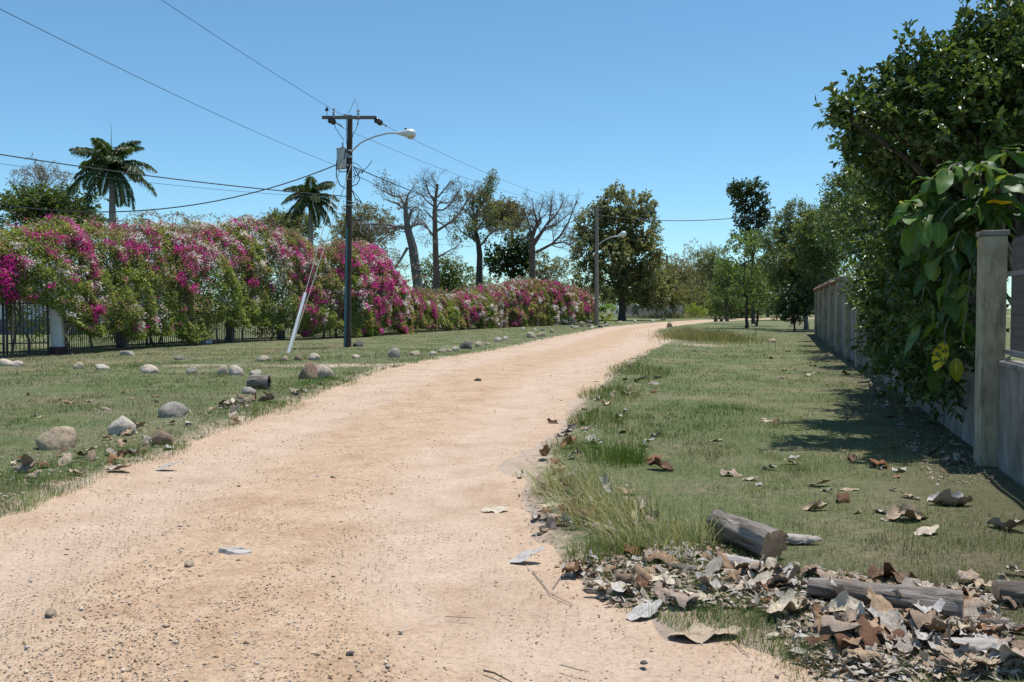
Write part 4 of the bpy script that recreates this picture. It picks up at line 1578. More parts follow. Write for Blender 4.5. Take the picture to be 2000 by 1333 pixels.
lamp_pole(1165, 637, 404, (1174, 474), (1223, 455), 'pole_conc', 'pale brown concrete lamp pole at the end of the pink hedge', 0.17)
lamp_pole(1302, 621, 498, (1306, 516), (1334, 506), 'bark_dark', 'dark far lamp pole in front of the grey picket fence', 0.17)
for px, bpy_, tpy, lab, mat in ((1371, 616, 522, 'thin dark far pole among the trees, left of its paler neighbours', 'bark_dark'), (1386, 614, 512, 'tall thin dark far pole behind the bright green bushes', 'bark_dark'),
                                (1407, 619, 553, 'pale grey concrete far pole above the three dark stumps', 'pole_conc')):
    x, y = G(px, bpy_)
    y = min(y, 175)
    x = P(px, 600, y)[0]
    r_ = empty('far_pole', (x, y, 0), lab, 'utility pole', 'utility poles')
    H = P(px, tpy, y)[2]
    MB().tube([(0, 0, -0.2), (0, 0, H)], [0.22, 0.16], 10).obj('post', M[mat], r_, smooth=True)
    MB().box((0, -0.2, H - 0.4), (1.4, 0.12, 0.14)).obj('crossarm', M[mat], r_)


# ------------------------------------------------------------------ trees behind the hedge
broad_tree('broadleaf_tree', 'wide dark green tree behind the hedge at the far left', P(90, 600, 78) * np.array((1, 1, 0)), P(95, 425, 78), (5.4, 4.0, 2.6), 22, 0.40, 1500, 9, 0.6, (0.30, 0.17), GREEN + [(0.05, 0.07, 0.02)], 'bark_dark', 0.3, 11)
bare_tree('bare_tree', 'pinkish leafless treetop above the wide dark tree at far left', 98, [(75, 560), (76, 420), (78, 375)], [[(76, 410), (50, 372), (30, 350)], [(76, 405), (100, 370), (128, 352)], [(77, 395), (70, 360), (62, 338)], [(78, 385), (92, 350), (100, 336)]], 0.25, 12, 'bark_grey', 2.2, 0.55, 3, 1500, [(0.22, 0.16, 0.12), (0.28, 0.2, 0.15)], (0.2, 0.1), 'bare trees behind the hedge', 0.022)
royal_palm('royal_palm', 'tall royal palm with drooping dark fronds above the left hedge', 218, 322, 60, 136, 3, 240)
royal_palm('royal_palm', 'smaller distant royal palm left of the utility pole', 606, 384, 80, 100, 4, 334)
broad_tree('broadleaf_tree', 'flat green treetop behind the smaller palm, left of the dark pole', P(575, 600, 96) * np.array((1, 1, 0)), P(570, 442, 96), (3.2, 3, 1.6), 16, 0.36, 700, 8, 0.6, (0.3, 0.13), OLIVE + GREEN, 'bark_grey', 0.2, 13)
broad_tree('broadleaf_tree', 'olive brown tree directly behind the dark utility pole', P(705, 600, 96) * np.array((1, 1, 0)), P(708, 452, 96), (3.9, 3, 3.0), 20, 0.34, 900, 8, 0.6, (0.28, 0.12), OLIVE + BROWN, 'bark_grey', 0.22, 14)
bt = 'bare trees behind the hedge'
LC = [(0.16, 0.10, 0.06), (0.22, 0.15, 0.09), (0.10, 0.09, 0.04)]
bare_tree('bare_tree', 'bare tree with swollen ringed grey trunk and long limb to the left', 64, [(816, 556), (806, 482), (797, 450), (794, 430), (791, 398)],
          [[(790, 446), (773, 443), (749, 438), (700, 438)], [(774, 446), (748, 447), (722, 449)], [(774, 448), (757, 460), (738, 474)], [(801, 443), (820, 437), (829, 437), (836, 446), (842, 462)],
           [(796, 484), (782, 508), (768, 530)], [(797, 428), (804, 410), (812, 404), (830, 418)], [(791, 402), (782, 385), (766, 383), (748, 372)], [(792, 400), (797, 380), (808, 366)], [(793, 410), (775, 398), (752, 390)]],
          0.35, 21, 'bark_grey', 1.5, 0.40, 3, 1300, LC, (0.13, 0.08), bt, 0.009, rings=True)
bare_tree('bare_tree', 'tall leafless tree with reddish straight trunk in the middle of the bare trees', 70, [(852, 535), (850, 465), (849, 412), (850, 394), (855, 360)],
          [[(854, 451), (882, 433), (897, 418), (912, 392), (925, 369)], [(857, 502), (876, 491), (897, 480)], [(846, 461), (839, 450), (824, 438), (810, 428)], [(848, 394), (839, 379), (829, 351)],
           [(858, 397), (876, 396), (890, 392)], [(850, 410), (865, 411), (878, 401), (889, 386), (902, 366)], [(855, 386), (867, 371), (880, 354)], [(849, 405), (832, 392), (818, 372)], [(854, 370), (848, 350)], [(850, 430), (870, 442), (880, 460)]],
          0.24, 22, 'bark_red', 1.5, 0.36, 3, 0, None, group=bt, minr=0.010)
bare_tree('bare_tree', 'dark trunked tree with forked limbs and sparse brown leaves', 76, [(936, 560), (937, 499), (934, 474), (930, 455), (929, 435)],
          [[(933, 476), (921, 465), (906, 457), (887, 437)], [(930, 440), (932, 412), (949, 384), (962, 364)], [(944, 476), (953, 461), (966, 450), (989, 446), (1004, 450)], [(929, 440), (921, 420), (912, 398)], [(931, 450), (945, 430), (958, 412)], [(930, 435), (922, 405), (925, 380)]],
          0.28, 23, 'bark_dark', 1.5, 0.36, 3, 4200, OLIVE + GREEN, (0.19, 0.11), bt, 0.009)
bare_tree('bare_tree', 'wide spreading bare tree rightmost of the leafless ones', 83, [(1039, 545), (1040, 487), (1039, 464), (1046, 445), (1056, 425)],
          [[(1038, 466), (1034, 448), (1018, 440), (1002, 424)], [(1046, 448), (1057, 435), (1053, 417), (1063, 393)], [(1042, 472), (1055, 456), (1073, 430), (1079, 384)], [(1046, 494), (1078, 477), (1094, 461), (1110, 435), (1127, 392)],
           [(1078, 477), (1099, 473), (1118, 482), (1124, 494)], [(1043, 480), (1065, 445), (1086, 440), (1113, 417)], [(1040, 460), (1030, 430), (1020, 400)], [(1050, 436), (1042, 410), (1040, 388)], [(1068, 440), (1090, 415), (1100, 392)]],
          0.30, 24, 'bark_red', 1.6, 0.36, 3, 900, OLIVE + LC, (0.13, 0.07), bt, 0.010)
broad_tree('green_bush', 'rounded bright green bush behind the bare reddish trunk', P(872, 600, 80) * np.array((1, 1, 0)), P(872, 545, 80), (3.0, 2, 2.3), 16, 0.42, 1000, 8, 0.45, (0.2, 0.1), [(0.10, 0.15, 0.03), (0.15, 0.19, 0.05), (0.12, 0.13, 0.05)], 'bark_grey', 0.1, 31, cat='bush')
broad_tree('broadleaf_tree', 'dark leafy tree between the two rightmost bare trunks', P(1000, 600, 90) * np.array((1, 1, 0)), P(992, 500, 90), (2.2, 2, 2.7), 14, 0.42, 520, 8, 0.55, (0.32, 0.2), DARKG, 'bark_dark', 0.16, 32, leafm='gloss_leaf')
broad_tree('broadleaf_tree', 'brownish treetop rising between the bare trees', P(1005, 600, 93) * np.array((1, 1, 0)), P(992, 418, 93), (2.9, 2.2, 2.0), 16, 0.34, 620, 8, 0.6, (0.28, 0.14), OLIVE + BROWN, 'bark_grey', 0.18, 33)
broad_tree('green_bush', 'sparse olive bush behind the hedge below the wide bare tree', P(1085, 600, 88) * np.array((1, 1, 0)), P(1085, 540, 88), (2.9, 2, 2.6), 14, 0.36, 420, 8, 0.6, (0.26, 0.12), OLIVE, 'bark_grey', 0.1, 34, cat='bush')
YE = 104
E_px = [(1200, 405, 26, 30), (1240, 410, 28, 28), (1160, 440, 30, 32), (1200, 450, 40, 34), (1250, 450, 34, 36), (1150, 490, 28, 34), (1190, 500, 36, 36), (1240, 505, 38, 36), (1265, 490, 26, 34), (1148, 540, 22, 28), (1190, 552, 34, 28),
        (1235, 555, 36, 30), (1270, 545, 26, 32), (1205, 378, 10, 15), (1262, 400, 14, 17), (1180, 418, 18, 22), (1280, 580, 22, 22), (1240, 590, 22, 14), (1130, 465, 14, 20)]
rE = random.Random(3)
eb = []
for px, py, rx, ry in E_px:
    s = YE / FPX
    eb.append((P(px, py, YE + rE.uniform(-2.5, 2.5)), np.array((rx * s, rx * s * 1.0, ry * s))))
broad_tree('broadleaf_tree', 'big dense olive green tree behind the concrete lamp pole', P(1215, 600, YE) * np.array((1, 1, 0)), P(1210, 480, YE), (5, 4, 6), n_sh=2600, m=9, sh_len=0.7, leaf=(0.36, 0.2), cols=[(0.13, 0.15, 0.06), (0.21, 0.215, 0.10), (0.30, 0.285, 0.16), (0.10, 0.12, 0.045)], bark='bark_dark', trunk_r=0.45, seed=35, blobs=eb, inner=0.5)
# small palms at the end of the hedge
for k, (px, py, Y, sz, lab) in enumerate(((1168, 588, 86, 1.9, 'small bright green fan of fronds behind the concrete lamp pole'), (1182, 612, 84.5, 1.3, 'small yellowish palm clump right of the concrete lamp pole'))):
    rr = np.random.default_rng(70 + k)
    c = P(px, 620, Y)
    root = empty('young_palm', (c[0], Y, 0), lab, 'plant', 'young palms by the lamp pole')
    z0 = 0.2 if k else 1.0
    MB().tube([(0, 0, -0.1), (0, 0, z0 + 0.3)], [0.12, 0.08], 8).obj('trunk', M['palm_trunk'], root)
    for i in range(11):
        az, el = rr.uniform(0, 6.28), rr.uniform(0.5, 1.35)
        pts = []
        p = np.array((0, 0, z0))
        e = el
        for j in range(8):
            pts.append(p.copy())
            p = p + np.array((math.cos(az) * math.cos(e), math.sin(az) * math.cos(e), math.sin(e))) * sz / 7
            e -= 0.22
        pts = np.array(pts)
        t = np.linspace(0.15, 0.99, 26)
        f = t * 7
        ii = np.minimum(f.astype(int), 6)
        C = pts[ii] + (pts[np.minimum(ii + 1, 7)] - pts[ii]) * (f - ii)[:, None]
        ax = unit(pts[np.minimum(ii + 1, 7)] - pts[ii])
        sd = unit(np.cross(ax, np.array((0, 0, 1.0)) + 1e-3))
        C2 = np.concatenate([C, C])
        D2 = np.concatenate([unit(sd + ax * 0.6 - np.array((0, 0, .2))), unit(-sd + ax * 0.6 - np.array((0, 0, .2)))])
        V, F, CC = leaf_tris(C2, D2, np.tile((0, 0, 1.0), (52, 1)), 0.42 * sz / 1.6, 0.06, palette(52, [(0.12, 0.2, 0.03), (0.2, 0.24, 0.05), (0.26, 0.25, 0.05)] if k else [(0.08, 0.17, 0.03), (0.14, 0.24, 0.05)], 0.2, rr))
        link('frond', new_mesh('frond', V, F, CC), M['leaf'], root)

# ------------------------------------------------------------------ far fence, stumps, far trees
fa, fb_ = np.array((*G(1222, 622.5),)), np.array((P(1333, 600, 138)[0], 138.0))
fp0 = np.array((*G(1196, 623.5),))
fd = fb_ - fa
fl = float(np.linalg.norm(fd))
fr = empty('picket_fence', (fa[0], fa[1], 0), 'far weathered grey picket fence beyond the bend of the road', 'fence', None, math.atan2(fd[1], fd[0]))
pk = MB().box((0, 0, 1.15), (0.15, 0.04, 1.5))
pm = bpy.data.meshes.new('picket')
pm.from_pydata(pk.v, [], pk.f)
pm.materials.append(M['picket'])
nP = int(fl / 0.19)
rp = random.Random(8)
for i in range(nP):
    o = link('picket', pm, None, fr, ((i + 0.5) / nP * fl, 0, rp.uniform(-0.06, 0.04)))
for z in (0.75, 1.6):
    MB().box((fl / 2, 0.045, z), (fl, 0.05, 0.09)).obj('rail', M['picket'], fr)
MB().box((fl / 2, 0.0, 0.18), (fl, 0.3, 0.45)).obj('stone_footing', M['rubble'], fr)
r_ = pillar('white_gate_post', 'white blocky post at the near end of the far picket fence', np.array((*G(1212, 623),)), 0.2, 0.65, 1.5, M['white_wall'], None, None)
for k, (q0, q1, lab) in enumerate((((1200, 623), (1205, 592), 'white leaning pipe left of the far blocky post'), ((1254, 620), (1266, 593), 'white slanting brace pipe in front of the far picket fence'))):
    x, y = G(*q0)
    y -= 0.6
    a, b = P(q0[0], q0[1], y), P(q1[0], q1[1], y + 0.5)
    a[2] = -0.05
    o = MB().tube([a, b], 0.07, 8).obj('leaning_pipe', M['white_pvc'], None, smooth=True)
    tag(o, lab, 'pipe', 'white pipes at the far fence')
for px, lab in ((1398, 'leftmost of the three dark stumps beyond the road bend'), (1409, 'middle and shortest of the three dark stumps beyond the road bend'), (1420, 'rightmost of the three dark stumps beyond the road bend')):
    x, y = G(px, 629)
    h = 0.34 if px == 1409 else 0.48
    s = MB().lathe((x, y, -0.05), [(0.26, 0), (0.22, 0.1), (0.2, h), (0.16, h + 0.06), (0.02, h + 0.07)], 11)
    tag(s.obj('tree_stump', M['bark_dark'], None, smooth=True), lab, 'stump', 'dark stumps by the far road')

far = [
    ('broadleaf_tree', 'brownish half bare far tree right of the big olive tree', 1318, 545, 150, (3.6, 3, 4.2), BROWN + OLIVE, 700, (0.3, 0.13), 41),
    ('broadleaf_tree', 'wide far tree with thin greyish crown behind the far lamp pole', 1352, 520, 165, (5.0, 3, 5.0), BROWN + OLIVE, 620, (0.3, 0.12), 42),
    ('broadleaf_tree', 'far tree with dark leafy top left of the tall dark tree', 1392, 520, 158, (2.6, 3, 4.4), OLIVE + GREEN, 420, (0.32, 0.14), 43),
    ('broadleaf_tree', 'low far olive tree above the picket fence end', 1330, 585, 142, (4.4, 3, 2.6), OLIVE, 520, (0.3, 0.14), 44),
    ('broadleaf_tree', 'far green tree behind the thin light green roadside tree', 1440, 560, 150, (4.5, 3, 4.2), GREEN + OLIVE, 700, (0.34, 0.15), 45),
    ('broadleaf_tree', 'far mid green tree behind the dark rounded bush', 1500, 560, 140, (4.8, 3, 4.4), GREEN + FEATH, 700, (0.34, 0.15), 46),
    ('broadleaf_tree', 'dense far olive tree closing the gap right of the big olive tree', 1300, 560, 125, (3.2, 3, 3.6), OLIVE, 800, (0.34, 0.17), 141),
    ('broadleaf_tree', 'far rounded green tree left of the thin light green tree', 1418, 570, 120, (3.0, 3, 3.4), GREEN + FEATH, 700, (0.32, 0.16), 142),
    ('broadleaf_tree', 'far green tree between the two thin roadside trunks and the dark bush', 1530, 545, 105, (4.0, 3, 4.4), GREEN + FEATH, 1000, (0.32, 0.16), 143),
    ('broadleaf_tree', 'leafy green tree behind the wall end left of the overhanging trees', 1612, 500, 58, (2.0, 2, 3.4), FEATH + GREEN, 1300, (0.22, 0.1), 144),
    ('broadleaf_tree', 'low far scrubby tree behind the three dark stumps', 1440, 595, 128, (4.5, 2, 2.0), OLIVE + GREEN, 700, (0.3, 0.15), 145),
    ('green_bush', 'bright yellow green bush left of the tall thin far pole', 1358, 606, 132, (1.6, 1.2, 1.0), [(0.20, 0.26, 0.04), (0.26, 0.30, 0.06)], 220, (0.22, 0.1), 47),
    ('green_bush', 'taller bright yellow green bush between the far poles', 1396, 600, 140, (1.5, 1.2, 1.5), [(0.18, 0.25, 0.04), (0.25, 0.30, 0.06)], 260, (0.22, 0.1), 48),
    ('green_bush', 'small bright green bush right of the pale far pole', 1420, 606, 146, (1.4, 1.2, 1.0), [(0.18, 0.25, 0.04), (0.25, 0.30, 0.06)], 180, (0.22, 0.1), 49),
]
for nm, lab, px, py, Y, cr, cols, ns, lf, sd in far:
    broad_tree(nm, lab, P(px, 600, Y) * np.array((1, 1, 0)), P(px, py, Y), cr, 14, 0.42, ns, 8, 0.7, lf, cols, 'bark_grey', 0.2 if 'tree' in nm else 0.07, sd, group='far trees and bushes beyond the bend', cat='tree' if 'tree' in nm else 'bush', inner=0.3)
# far mass of wood closing the view
bl = []
rw = random.Random(17)
for i in range(170):
    px = rw.uniform(1230, 1680) if i % 2 else rw.uniform(900, 1900)
    Y = rw.uniform(185, 235)
    c = P(px, 600, Y)
    h = rw.uniform(2.0, 9.5) if i % 2 else rw.uniform(2, 6)
    bl.append((np.array((c[0], Y, h)), np.array((rw.uniform(3, 5), 3, rw.uniform(2, 3.5)))))
V, F, C = shoots(bl, 11000, 8, 0.9, 0.5, 0.28, OLIVE + GREEN + [(0.12, 0.12, 0.07)], 0.3, 0.9, 17, 0.3)
tag(link('distant_wood', new_mesh('distant_wood', V, F, C), M['leaf']), 'distant olive green wood closing the view behind the road bend', 'wood', kind='stuff')

# ------------------------------------------------------------------ trees on the right
YH = 84
sH = YH / FPX
hb = [(P(px, py, YH + dy), np.array((rx * sH, rx * sH, ry * sH))) for px, py, rx, ry, dy in ((1450, 370, 16, 8, 0), (1436, 374, 9, 7, 1), (1476, 366, 11, 8, -1), (1442, 390, 10, 8, 0.5), (1466, 388, 13, 8, 0), (1488, 394, 8, 9, 0), (1450, 408, 9, 7, 1), (1474, 412, 12, 8, 0), (1495, 408, 6, 7, 0.4), (1486, 430, 10, 8, 0), (1446, 436, 10, 6, -0.6), (1466, 440, 10, 6, 0.5), (1472, 462, 10, 7, 0), (1446, 464, 8, 7, 0.4), (1466, 520, 9, 10, 0))]
broad_tree('broadleaf_tree', 'tall narrow dark green tree towering over the far right trees', P(1472, 600, YH) * np.array((1, 1, 0)), P(1466, 440, YH), (2, 2, 4), n_sh=560, m=8, sh_len=0.6, leaf=(0.28, 0.17), cols=DARKG, trunk_r=0.17, seed=51, blobs=hb, inner=0.3, leafm='gloss_leaf')
YI = 66
sI = YI / FPX
ib = [(P(px, py, YI + dy), np.array((rx * sI, rx * sI, ry * sI))) for px, py, rx, ry, dy in ((1455, 470, 30, 16, 0), (1430, 500, 26, 16, 1), (1480, 490, 28, 18, -1), (1415, 520, 16, 12, 0), (1450, 535, 30, 14, 1), (1488, 540, 22, 18, 0), (1440, 575, 34, 10, -1), (1470, 590, 32, 8, 0.6), (1500, 575, 24, 12, 0), (1412, 560, 10, 8, 0))]
broad_tree('slender_tree', 'thin light green roadside tree with open crown on the right lawn', np.array((*G(1458, 643), 0.0)), P(1458, 530, YI), (2, 2, 2.4), n_sh=560, m=8, sh_len=0.42, leaf=(0.2, 0.1), cols=LIGHTG + FEATH, bark='bark_dark', trunk_r=0.13, seed=52, blobs=ib, inner=0.3)
broad_tree('slender_tree', 'second thin dark trunked tree just right of the light green one', np.array((*G(1478, 637.5), 0.0)), P(1488, 560, 74), (2.2, 2, 2.0), 10, 0.42, 380, 8, 0.45, (0.22, 0.1), FEATH + GREEN, 'bark_dark', 0.12, 53)
YJ = 62
sJ = YJ / FPX
jb = [(P(px, py, YJ + dy), np.array((rx * sJ, rx * sJ, ry * sJ))) for px, py, rx, ry, dy in ((1555, 420, 16, 24, 0), (1530, 440, 16, 18, 1), (1585, 440, 18, 24, 0), (1510, 470, 20, 20, 0), (1550, 470, 26, 24, 1), (1595, 480, 22, 26, 0), (1520, 510, 24, 22, -1), (1565, 520, 28, 24, 0), (1610, 520, 22, 24, 0.5), (1535, 550, 26, 18, 0), (1580, 555, 26, 18, 0), (1610, 440, 16, 20, 2))]
broad_tree('feathery_tree', 'soft grey green feathery tree beyond the far end of the wall', P(1575, 600, YJ) * np.array((1, 1, 0)), P(1560, 490, YJ), (2.3, 2, 3.0), n_sh=2400, m=9, sh_len=0.5, leaf=(0.2, 0.075), cols=FEATH + [(0.12, 0.13, 0.06)], bark='bark_grey', trunk_r=0.16, seed=54, blobs=jb, inner=0.3)
kx, ky = G(1552, 650)
broad_tree('dark_bush', 'dark rounded bush on the lawn at the far end of the wall', np.array((kx, ky, 0.0)), (kx, ky + 0.3, 1.75), (1.35, 1.3, 1.6), 16, 0.45, 620, 9, 0.32, (0.16, 0.09), DARKG, 'bark_dark', 0.08, 55, cat='bush', leafm='gloss_leaf', zmin=0.08, inner=0.4)

# big tree whose crown hangs over the wall
RT = [(1.3, [(1700, 232, 13.2, .42, .3), (1655, 232, 13.0, .2, .14), (1735, 215, 13.4, .42, .34), (1790, 190, 13.2, .45, .42), (1850, 195, 13.0, .5, .42), (1905, 160, 13.4, .48, .48), (1885, 128, 13.2, .2, .3), (1965, 135, 13.2, .5, .5), (2045, 110, 13.5, .8, .7), (1745, 270, 13.0, .5, .38), (1705, 290, 13.2, .3, .2), (1815, 270, 12.8, .62, .5), (1890, 255, 12.8, .7, .55), (1970, 230, 13.0, .8, .65), (2060, 210, 13.2, 1.1, .9), (1765, 320, 12.8, .5, .35), (1830, 340, 12.6, .7, .5), (1930, 320, 12.8, .8, .6), (1800, 385, 12.6, .6, .45), (1870, 410, 12.4, .75, .5), (2030, 300, 13.2, 1.0, .8), (2100, 60, 12.5, .9, .8), (1960, 420, 12.6, .8, .6)])]
tb_ = []
for _, lst in RT:
    for px, py, Y, rx, rz in lst:
        dY = 2.1 if py < 260 else 0.5
        tb_.append((P(px, py, Y - dY), np.array((rx, rx * 1.0, rz)) * (0.8 if py < 260 else 0.9)))
RG = [(0.034, 0.072, 0.019), (0.056, 0.105, 0.027), (0.105, 0.16, 0.042), (0.075, 0.125, 0.036), (0.15, 0.19, 0.05)]
broad_tree('overhanging_tree', 'big dark green tree leaning over the wall at the upper right', (7.1, 11.4, 0.0), P(1900, 230, 10.9), (3, 2.6, 2.6), n_sh=2500, m=14, sh_len=0.36, leaf=(0.11, 0.055), cols=RG, bark='bark_dark', trunk_r=0.2, seed=61, blobs=tb_, inner=0.35, up=0.75, leafm='gloss_leaf', spread=0.75, spires=[(P(px, py, 11.0), L) for px, py, L in ((1700, 170, .45), (1730, 150, .3), (1655, 210, .25), (1640, 222, .2), (1785, 95, .55), (1800, 110, .3), (1850, 90, .4), (1880, 60, .5), (1900, 55, .35), (1930, 30, .4), (1955, 22, .5), (1975, 12, .45), (1765, 140, .35), (1680, 190, .3), (1830, 110, .35), (1870, 80, .4), (1665, 250, .2), (1660, 285, .2), (1990, 5, .5))])
# hanging lower tree in front of the wall, nearer the middle of it
LT = [(1660, 420, 21, 0.7, 0.9), (1640, 455, 21, 0.5, 0.7), (1668, 372, 21, 0.4, 0.6), (1700, 400, 20, 0.8, 0.9), (1740, 380, 19, 0.9, 0.9), (1690, 470, 20, 0.9, 0.8), (1740, 470, 18, 0.9, 0.9), (1750, 540, 16.5, 0.75, 0.6), (1790, 470, 17, 0.9, 0.9), (1735, 600, 15.8, 0.42, 0.4), (1770, 620, 15.5, 0.5, 0.5), (1760, 680, 15.0, 0.35, 0.35), (1800, 560, 16, 0.8, 0.8), (1820, 640, 14.6, 0.6, 0.6), (1625, 470, 22, 0.4, 0.6),
      (1760, 450, 14, 0.6, 0.5), (1800, 430, 13, 0.6, 0.6), (1780, 520, 13.5, 0.5, 0.5), (1820, 520, 12.5, 0.5, 0.5), (1800, 600, 12.8, 0.45, 0.5), (1770, 600, 13.8, 0.45, 0.45), (1830, 600, 11.8, 0.4, 0.5), (1800, 680, 12.4, 0.35, 0.35), (1840, 680, 11.6, 0.35, 0.4),
      (1760, 660, 13.6, 0.35, 0.35), (1850, 560, 11.5, 0.4, 0.4), (1790, 720, 12.2, 0.25, 0.2), (1740, 560, 15, 0.45, 0.5), (1860, 450, 11.8, 0.5, 0.5),
      (1845, 640, 10.5, .32, .34), (1862, 700, 10.2, .26, .26), (1835, 740, 10.8, .26, .16), (1868, 590, 10.2, .3, .34), (1795, 735, 12.0, .3, .2), (1745, 690, 14.0, .3, .3), (1725, 700, 15.2, .25, .2), (1770, 720, 13.0, .28, .2), (1820, 690, 11.2, .3, .3), (1755, 620, 14.0, .4, .4)]
lb_ = []
for px, py, Y, rx, rz in LT:
    if py < 540 and Y > 15:
        k = (3560.0 / (px - 1521) + 7.5) / Y
        k = max(k, 1.0)
    else:
        k = 1.0
    lb_.append((P(px, py - (20 if k > 1 else 0), Y * k), np.array((rx, rx, rz)) * (k ** 0.75 if k > 1 else 1.0) * (0.9 if k > 1 else 1.0)))
broad_tree('overhanging_tree', 'dark green tree spilling over the middle of the wall, below the taller one', (11.2, 23.0, 0.0), P(1720, 460, 23.0), (2.2, 2.5, 1.8), n_sh=3800, m=13, sh_len=0.36, leaf=(0.11, 0.055), cols=RG, bark='bark_dark', trunk_r=0.15, seed=62, blobs=lb_, inner=0.3, up=0.5, leafm='gloss_leaf', spread=0.8, spires=[(P(px, py, 32.0), L * 1.2) for px, py, L in ((1668, 335, .9), (1690, 345, .6), (1650, 375, .6), (1635, 400, .5), (1625, 430, .5), (1680, 350, .7), (1612, 455, .4))])


# ------------------------------------------------------------------ large-leaved shrub over the near wall
def big_leaf_mesh(seed, curl_l, curl_w, wav, nL=9, nW=5, ratio=0.5, lobed=0.0, crump=0.0):
    r = random.Random(seed)
    ph = [r.uniform(0, 6.28) for _ in range(4)]
    V, UV = [], []
    for i in range(nL):
        t = i / (nL - 1)
        w = ratio * 0.5 * (math.sin(math.pi * (0.04 + 0.94 * t) ** 0.85)) ** 0.75 * (1 + lobed * math.sin(9 * t + ph[0]))
        for j in range(nW):
            s = j / (nW - 1) * 2 - 1
            x, y = t, s * w
            # curl across (about the midrib), then bend along
            a = s * curl_w * (0.6 + 0.4 * math.sin(3 * t + ph[1]))
            yy = y * (math.cos(a * 0.6))
            z = abs(s) ** 1.5 * w * math.sin(abs(a)) * (1 if curl_w > 0 else -1)
            z += wav * w * abs(s) * math.sin(11 * t + ph[2] + (2.2 if s > 0 else 0))
            th = curl_l * t
            bx = math.sin(th) / curl_l if abs(curl_l) > 1e-3 else t
            bz = (math.cos(th) - 1) / curl_l if abs(curl_l) > 1e-3 else 0
            cr_ = crump if 0 < i < nL - 1 else 0
            V.append((bx + r.gauss(0, cr_ * 0.4), yy * (1 + r.gauss(0, cr_ * 2.5)), bz + z + r.gauss(0, cr_ * 0.7)))
            UV.append((t, j / (nW - 1)))
    F = []
    for i in range(nL - 1):
        for j in range(nW - 1):
            a = i * nW + j
            F.append((a, a + nW, a + nW + 1, a + 1))
    me = new_mesh('leaf', np.array(V), np.array(F), None, True, np.array(UV))
    return me


def orient(D, U):
    """matrix whose x axis is D and whose z axis is near U"""
    D = Vector(D).normalized()
    Y = Vector(U).cross(D)
    if Y.length < 1e-4:
        Y = Vector((0, 1, 0)).cross(D)
    Y.normalize()
    Z = D.cross(Y)
    return Matrix((D, Y, Z)).transposed()


def shrub():
    r = random.Random(77)
    mats = [big_leaf_mesh(300 + i, r.uniform(0.3, 1.1), r.uniform(0.1, 0.5), 0.16, ratio=r.uniform(0.46, 0.6)) for i in range(7)]
    for me in mats:
        me.materials.append(M['big'])
    base = np.array((5.75, 10.7, 0.0))
    root = empty('large_leaved_shrub', tuple(base), 'shrub with large glossy hanging leaves draped over the wall beside the near pillar', 'shrub')
    tg = [(1760, 425, 9.5), (1795, 375, 9.7), (1850, 335, 9.6), (1920, 320, 9.5), (1985, 305, 9.7), (1830, 440, 9.7), (1780, 500, 10.1), (1850, 560, 9.9), (1830, 640, 9.9), (1800, 590, 10.2), (1880, 660, 9.8), (1900, 420, 9.6), (1960, 370, 9.6), (1860, 490, 9.7), (1820, 520, 10.0),
          (1990, 395, 9.6), (1790, 670, 10.3), (1845, 700, 10.0), (1765, 395, 9.6), (1870, 400, 9.9), (1985, 345, 9.3), (1940, 420, 9.75), (1778, 450, 9.5), (1815, 350, 9.6), (1810, 400, 10.2), (1830, 735, 10.2)]
    sb = MB()
    hub = np.array((5.5, 10.8, 1.6))
    count = 0
    for k, (px, py, Y) in enumerate(tg):
        tip = P(px, py, Y)
        st = hub + np.array((r.uniform(-.2, .4), r.uniform(-.3, .5), r.uniform(-0.3, 0.9)))
        p = curve_pts(st, tip, 7, 0.45 if tip[2] > 1.9 else 0.6, 0.03, r)
        sb.tube([q - base for q in p], [0.02 - 0.002 * i for i in range(8)], 6)
        nl = 11 if py < 470 else 12
        for j in range(nl):
            t = 0.42 + 0.58 * (j + 0.5) / nl
            i = min(int(t * 7), 6)
            q = p[i] + (p[i + 1] - p[i]) * (t * 7 - i)
            ax = p[i + 1] - p[i]
            ax = ax / np.linalg.norm(ax)
            az = r.uniform(0, 6.28)
            dv = np.array((math.cos(az), math.sin(az), 0)) * 0.75 + ax * 0.4
            dv[2] += r.uniform(-1.0, -0.1) if py > 430 else r.uniform(-0.9, 0.45)
            up = np.array((r.gauss(0, .35), r.gauss(-0.25, .35), 1.0))
            me = mats[r.randrange(len(mats))]
            o = bpy.data.objects.new('leaf', me)
            COL.objects.link(o)
            o.parent = root
            s = r.uniform(0.21, 0.36)
            R = orient(dv, up)
            o.matrix_local = Matrix.Translation(Vector(q - base)) @ R.to_4x4() @ Matrix.Scale(s, 4)
            if r.random() < 0.03:
                o.color = (7.0, 3.2, 0.9, 1)
            count += 1
    # the two yellow leaves that stand out
    for px, py, Y in ((1922, 455, 9.35), (1868, 700, 9.5)):
        o = bpy.data.objects.new('leaf', mats[1])
        COL.objects.link(o)
        o.parent = root
        o['label'] = 'yellowing leaf'
        q = P(px, py, Y)
        o.matrix_local = Matrix.Translation(Vector(q - base)) @ orient((-0.15, -0.3, -0.9), (-0.5, -0.8, 0.3)).to_4x4() @ Matrix.Scale(0.26, 4)
        o.color = (6.0, 2.6, 0.8, 1)
    sb.obj('stems', M['twig'], root)


shrub()


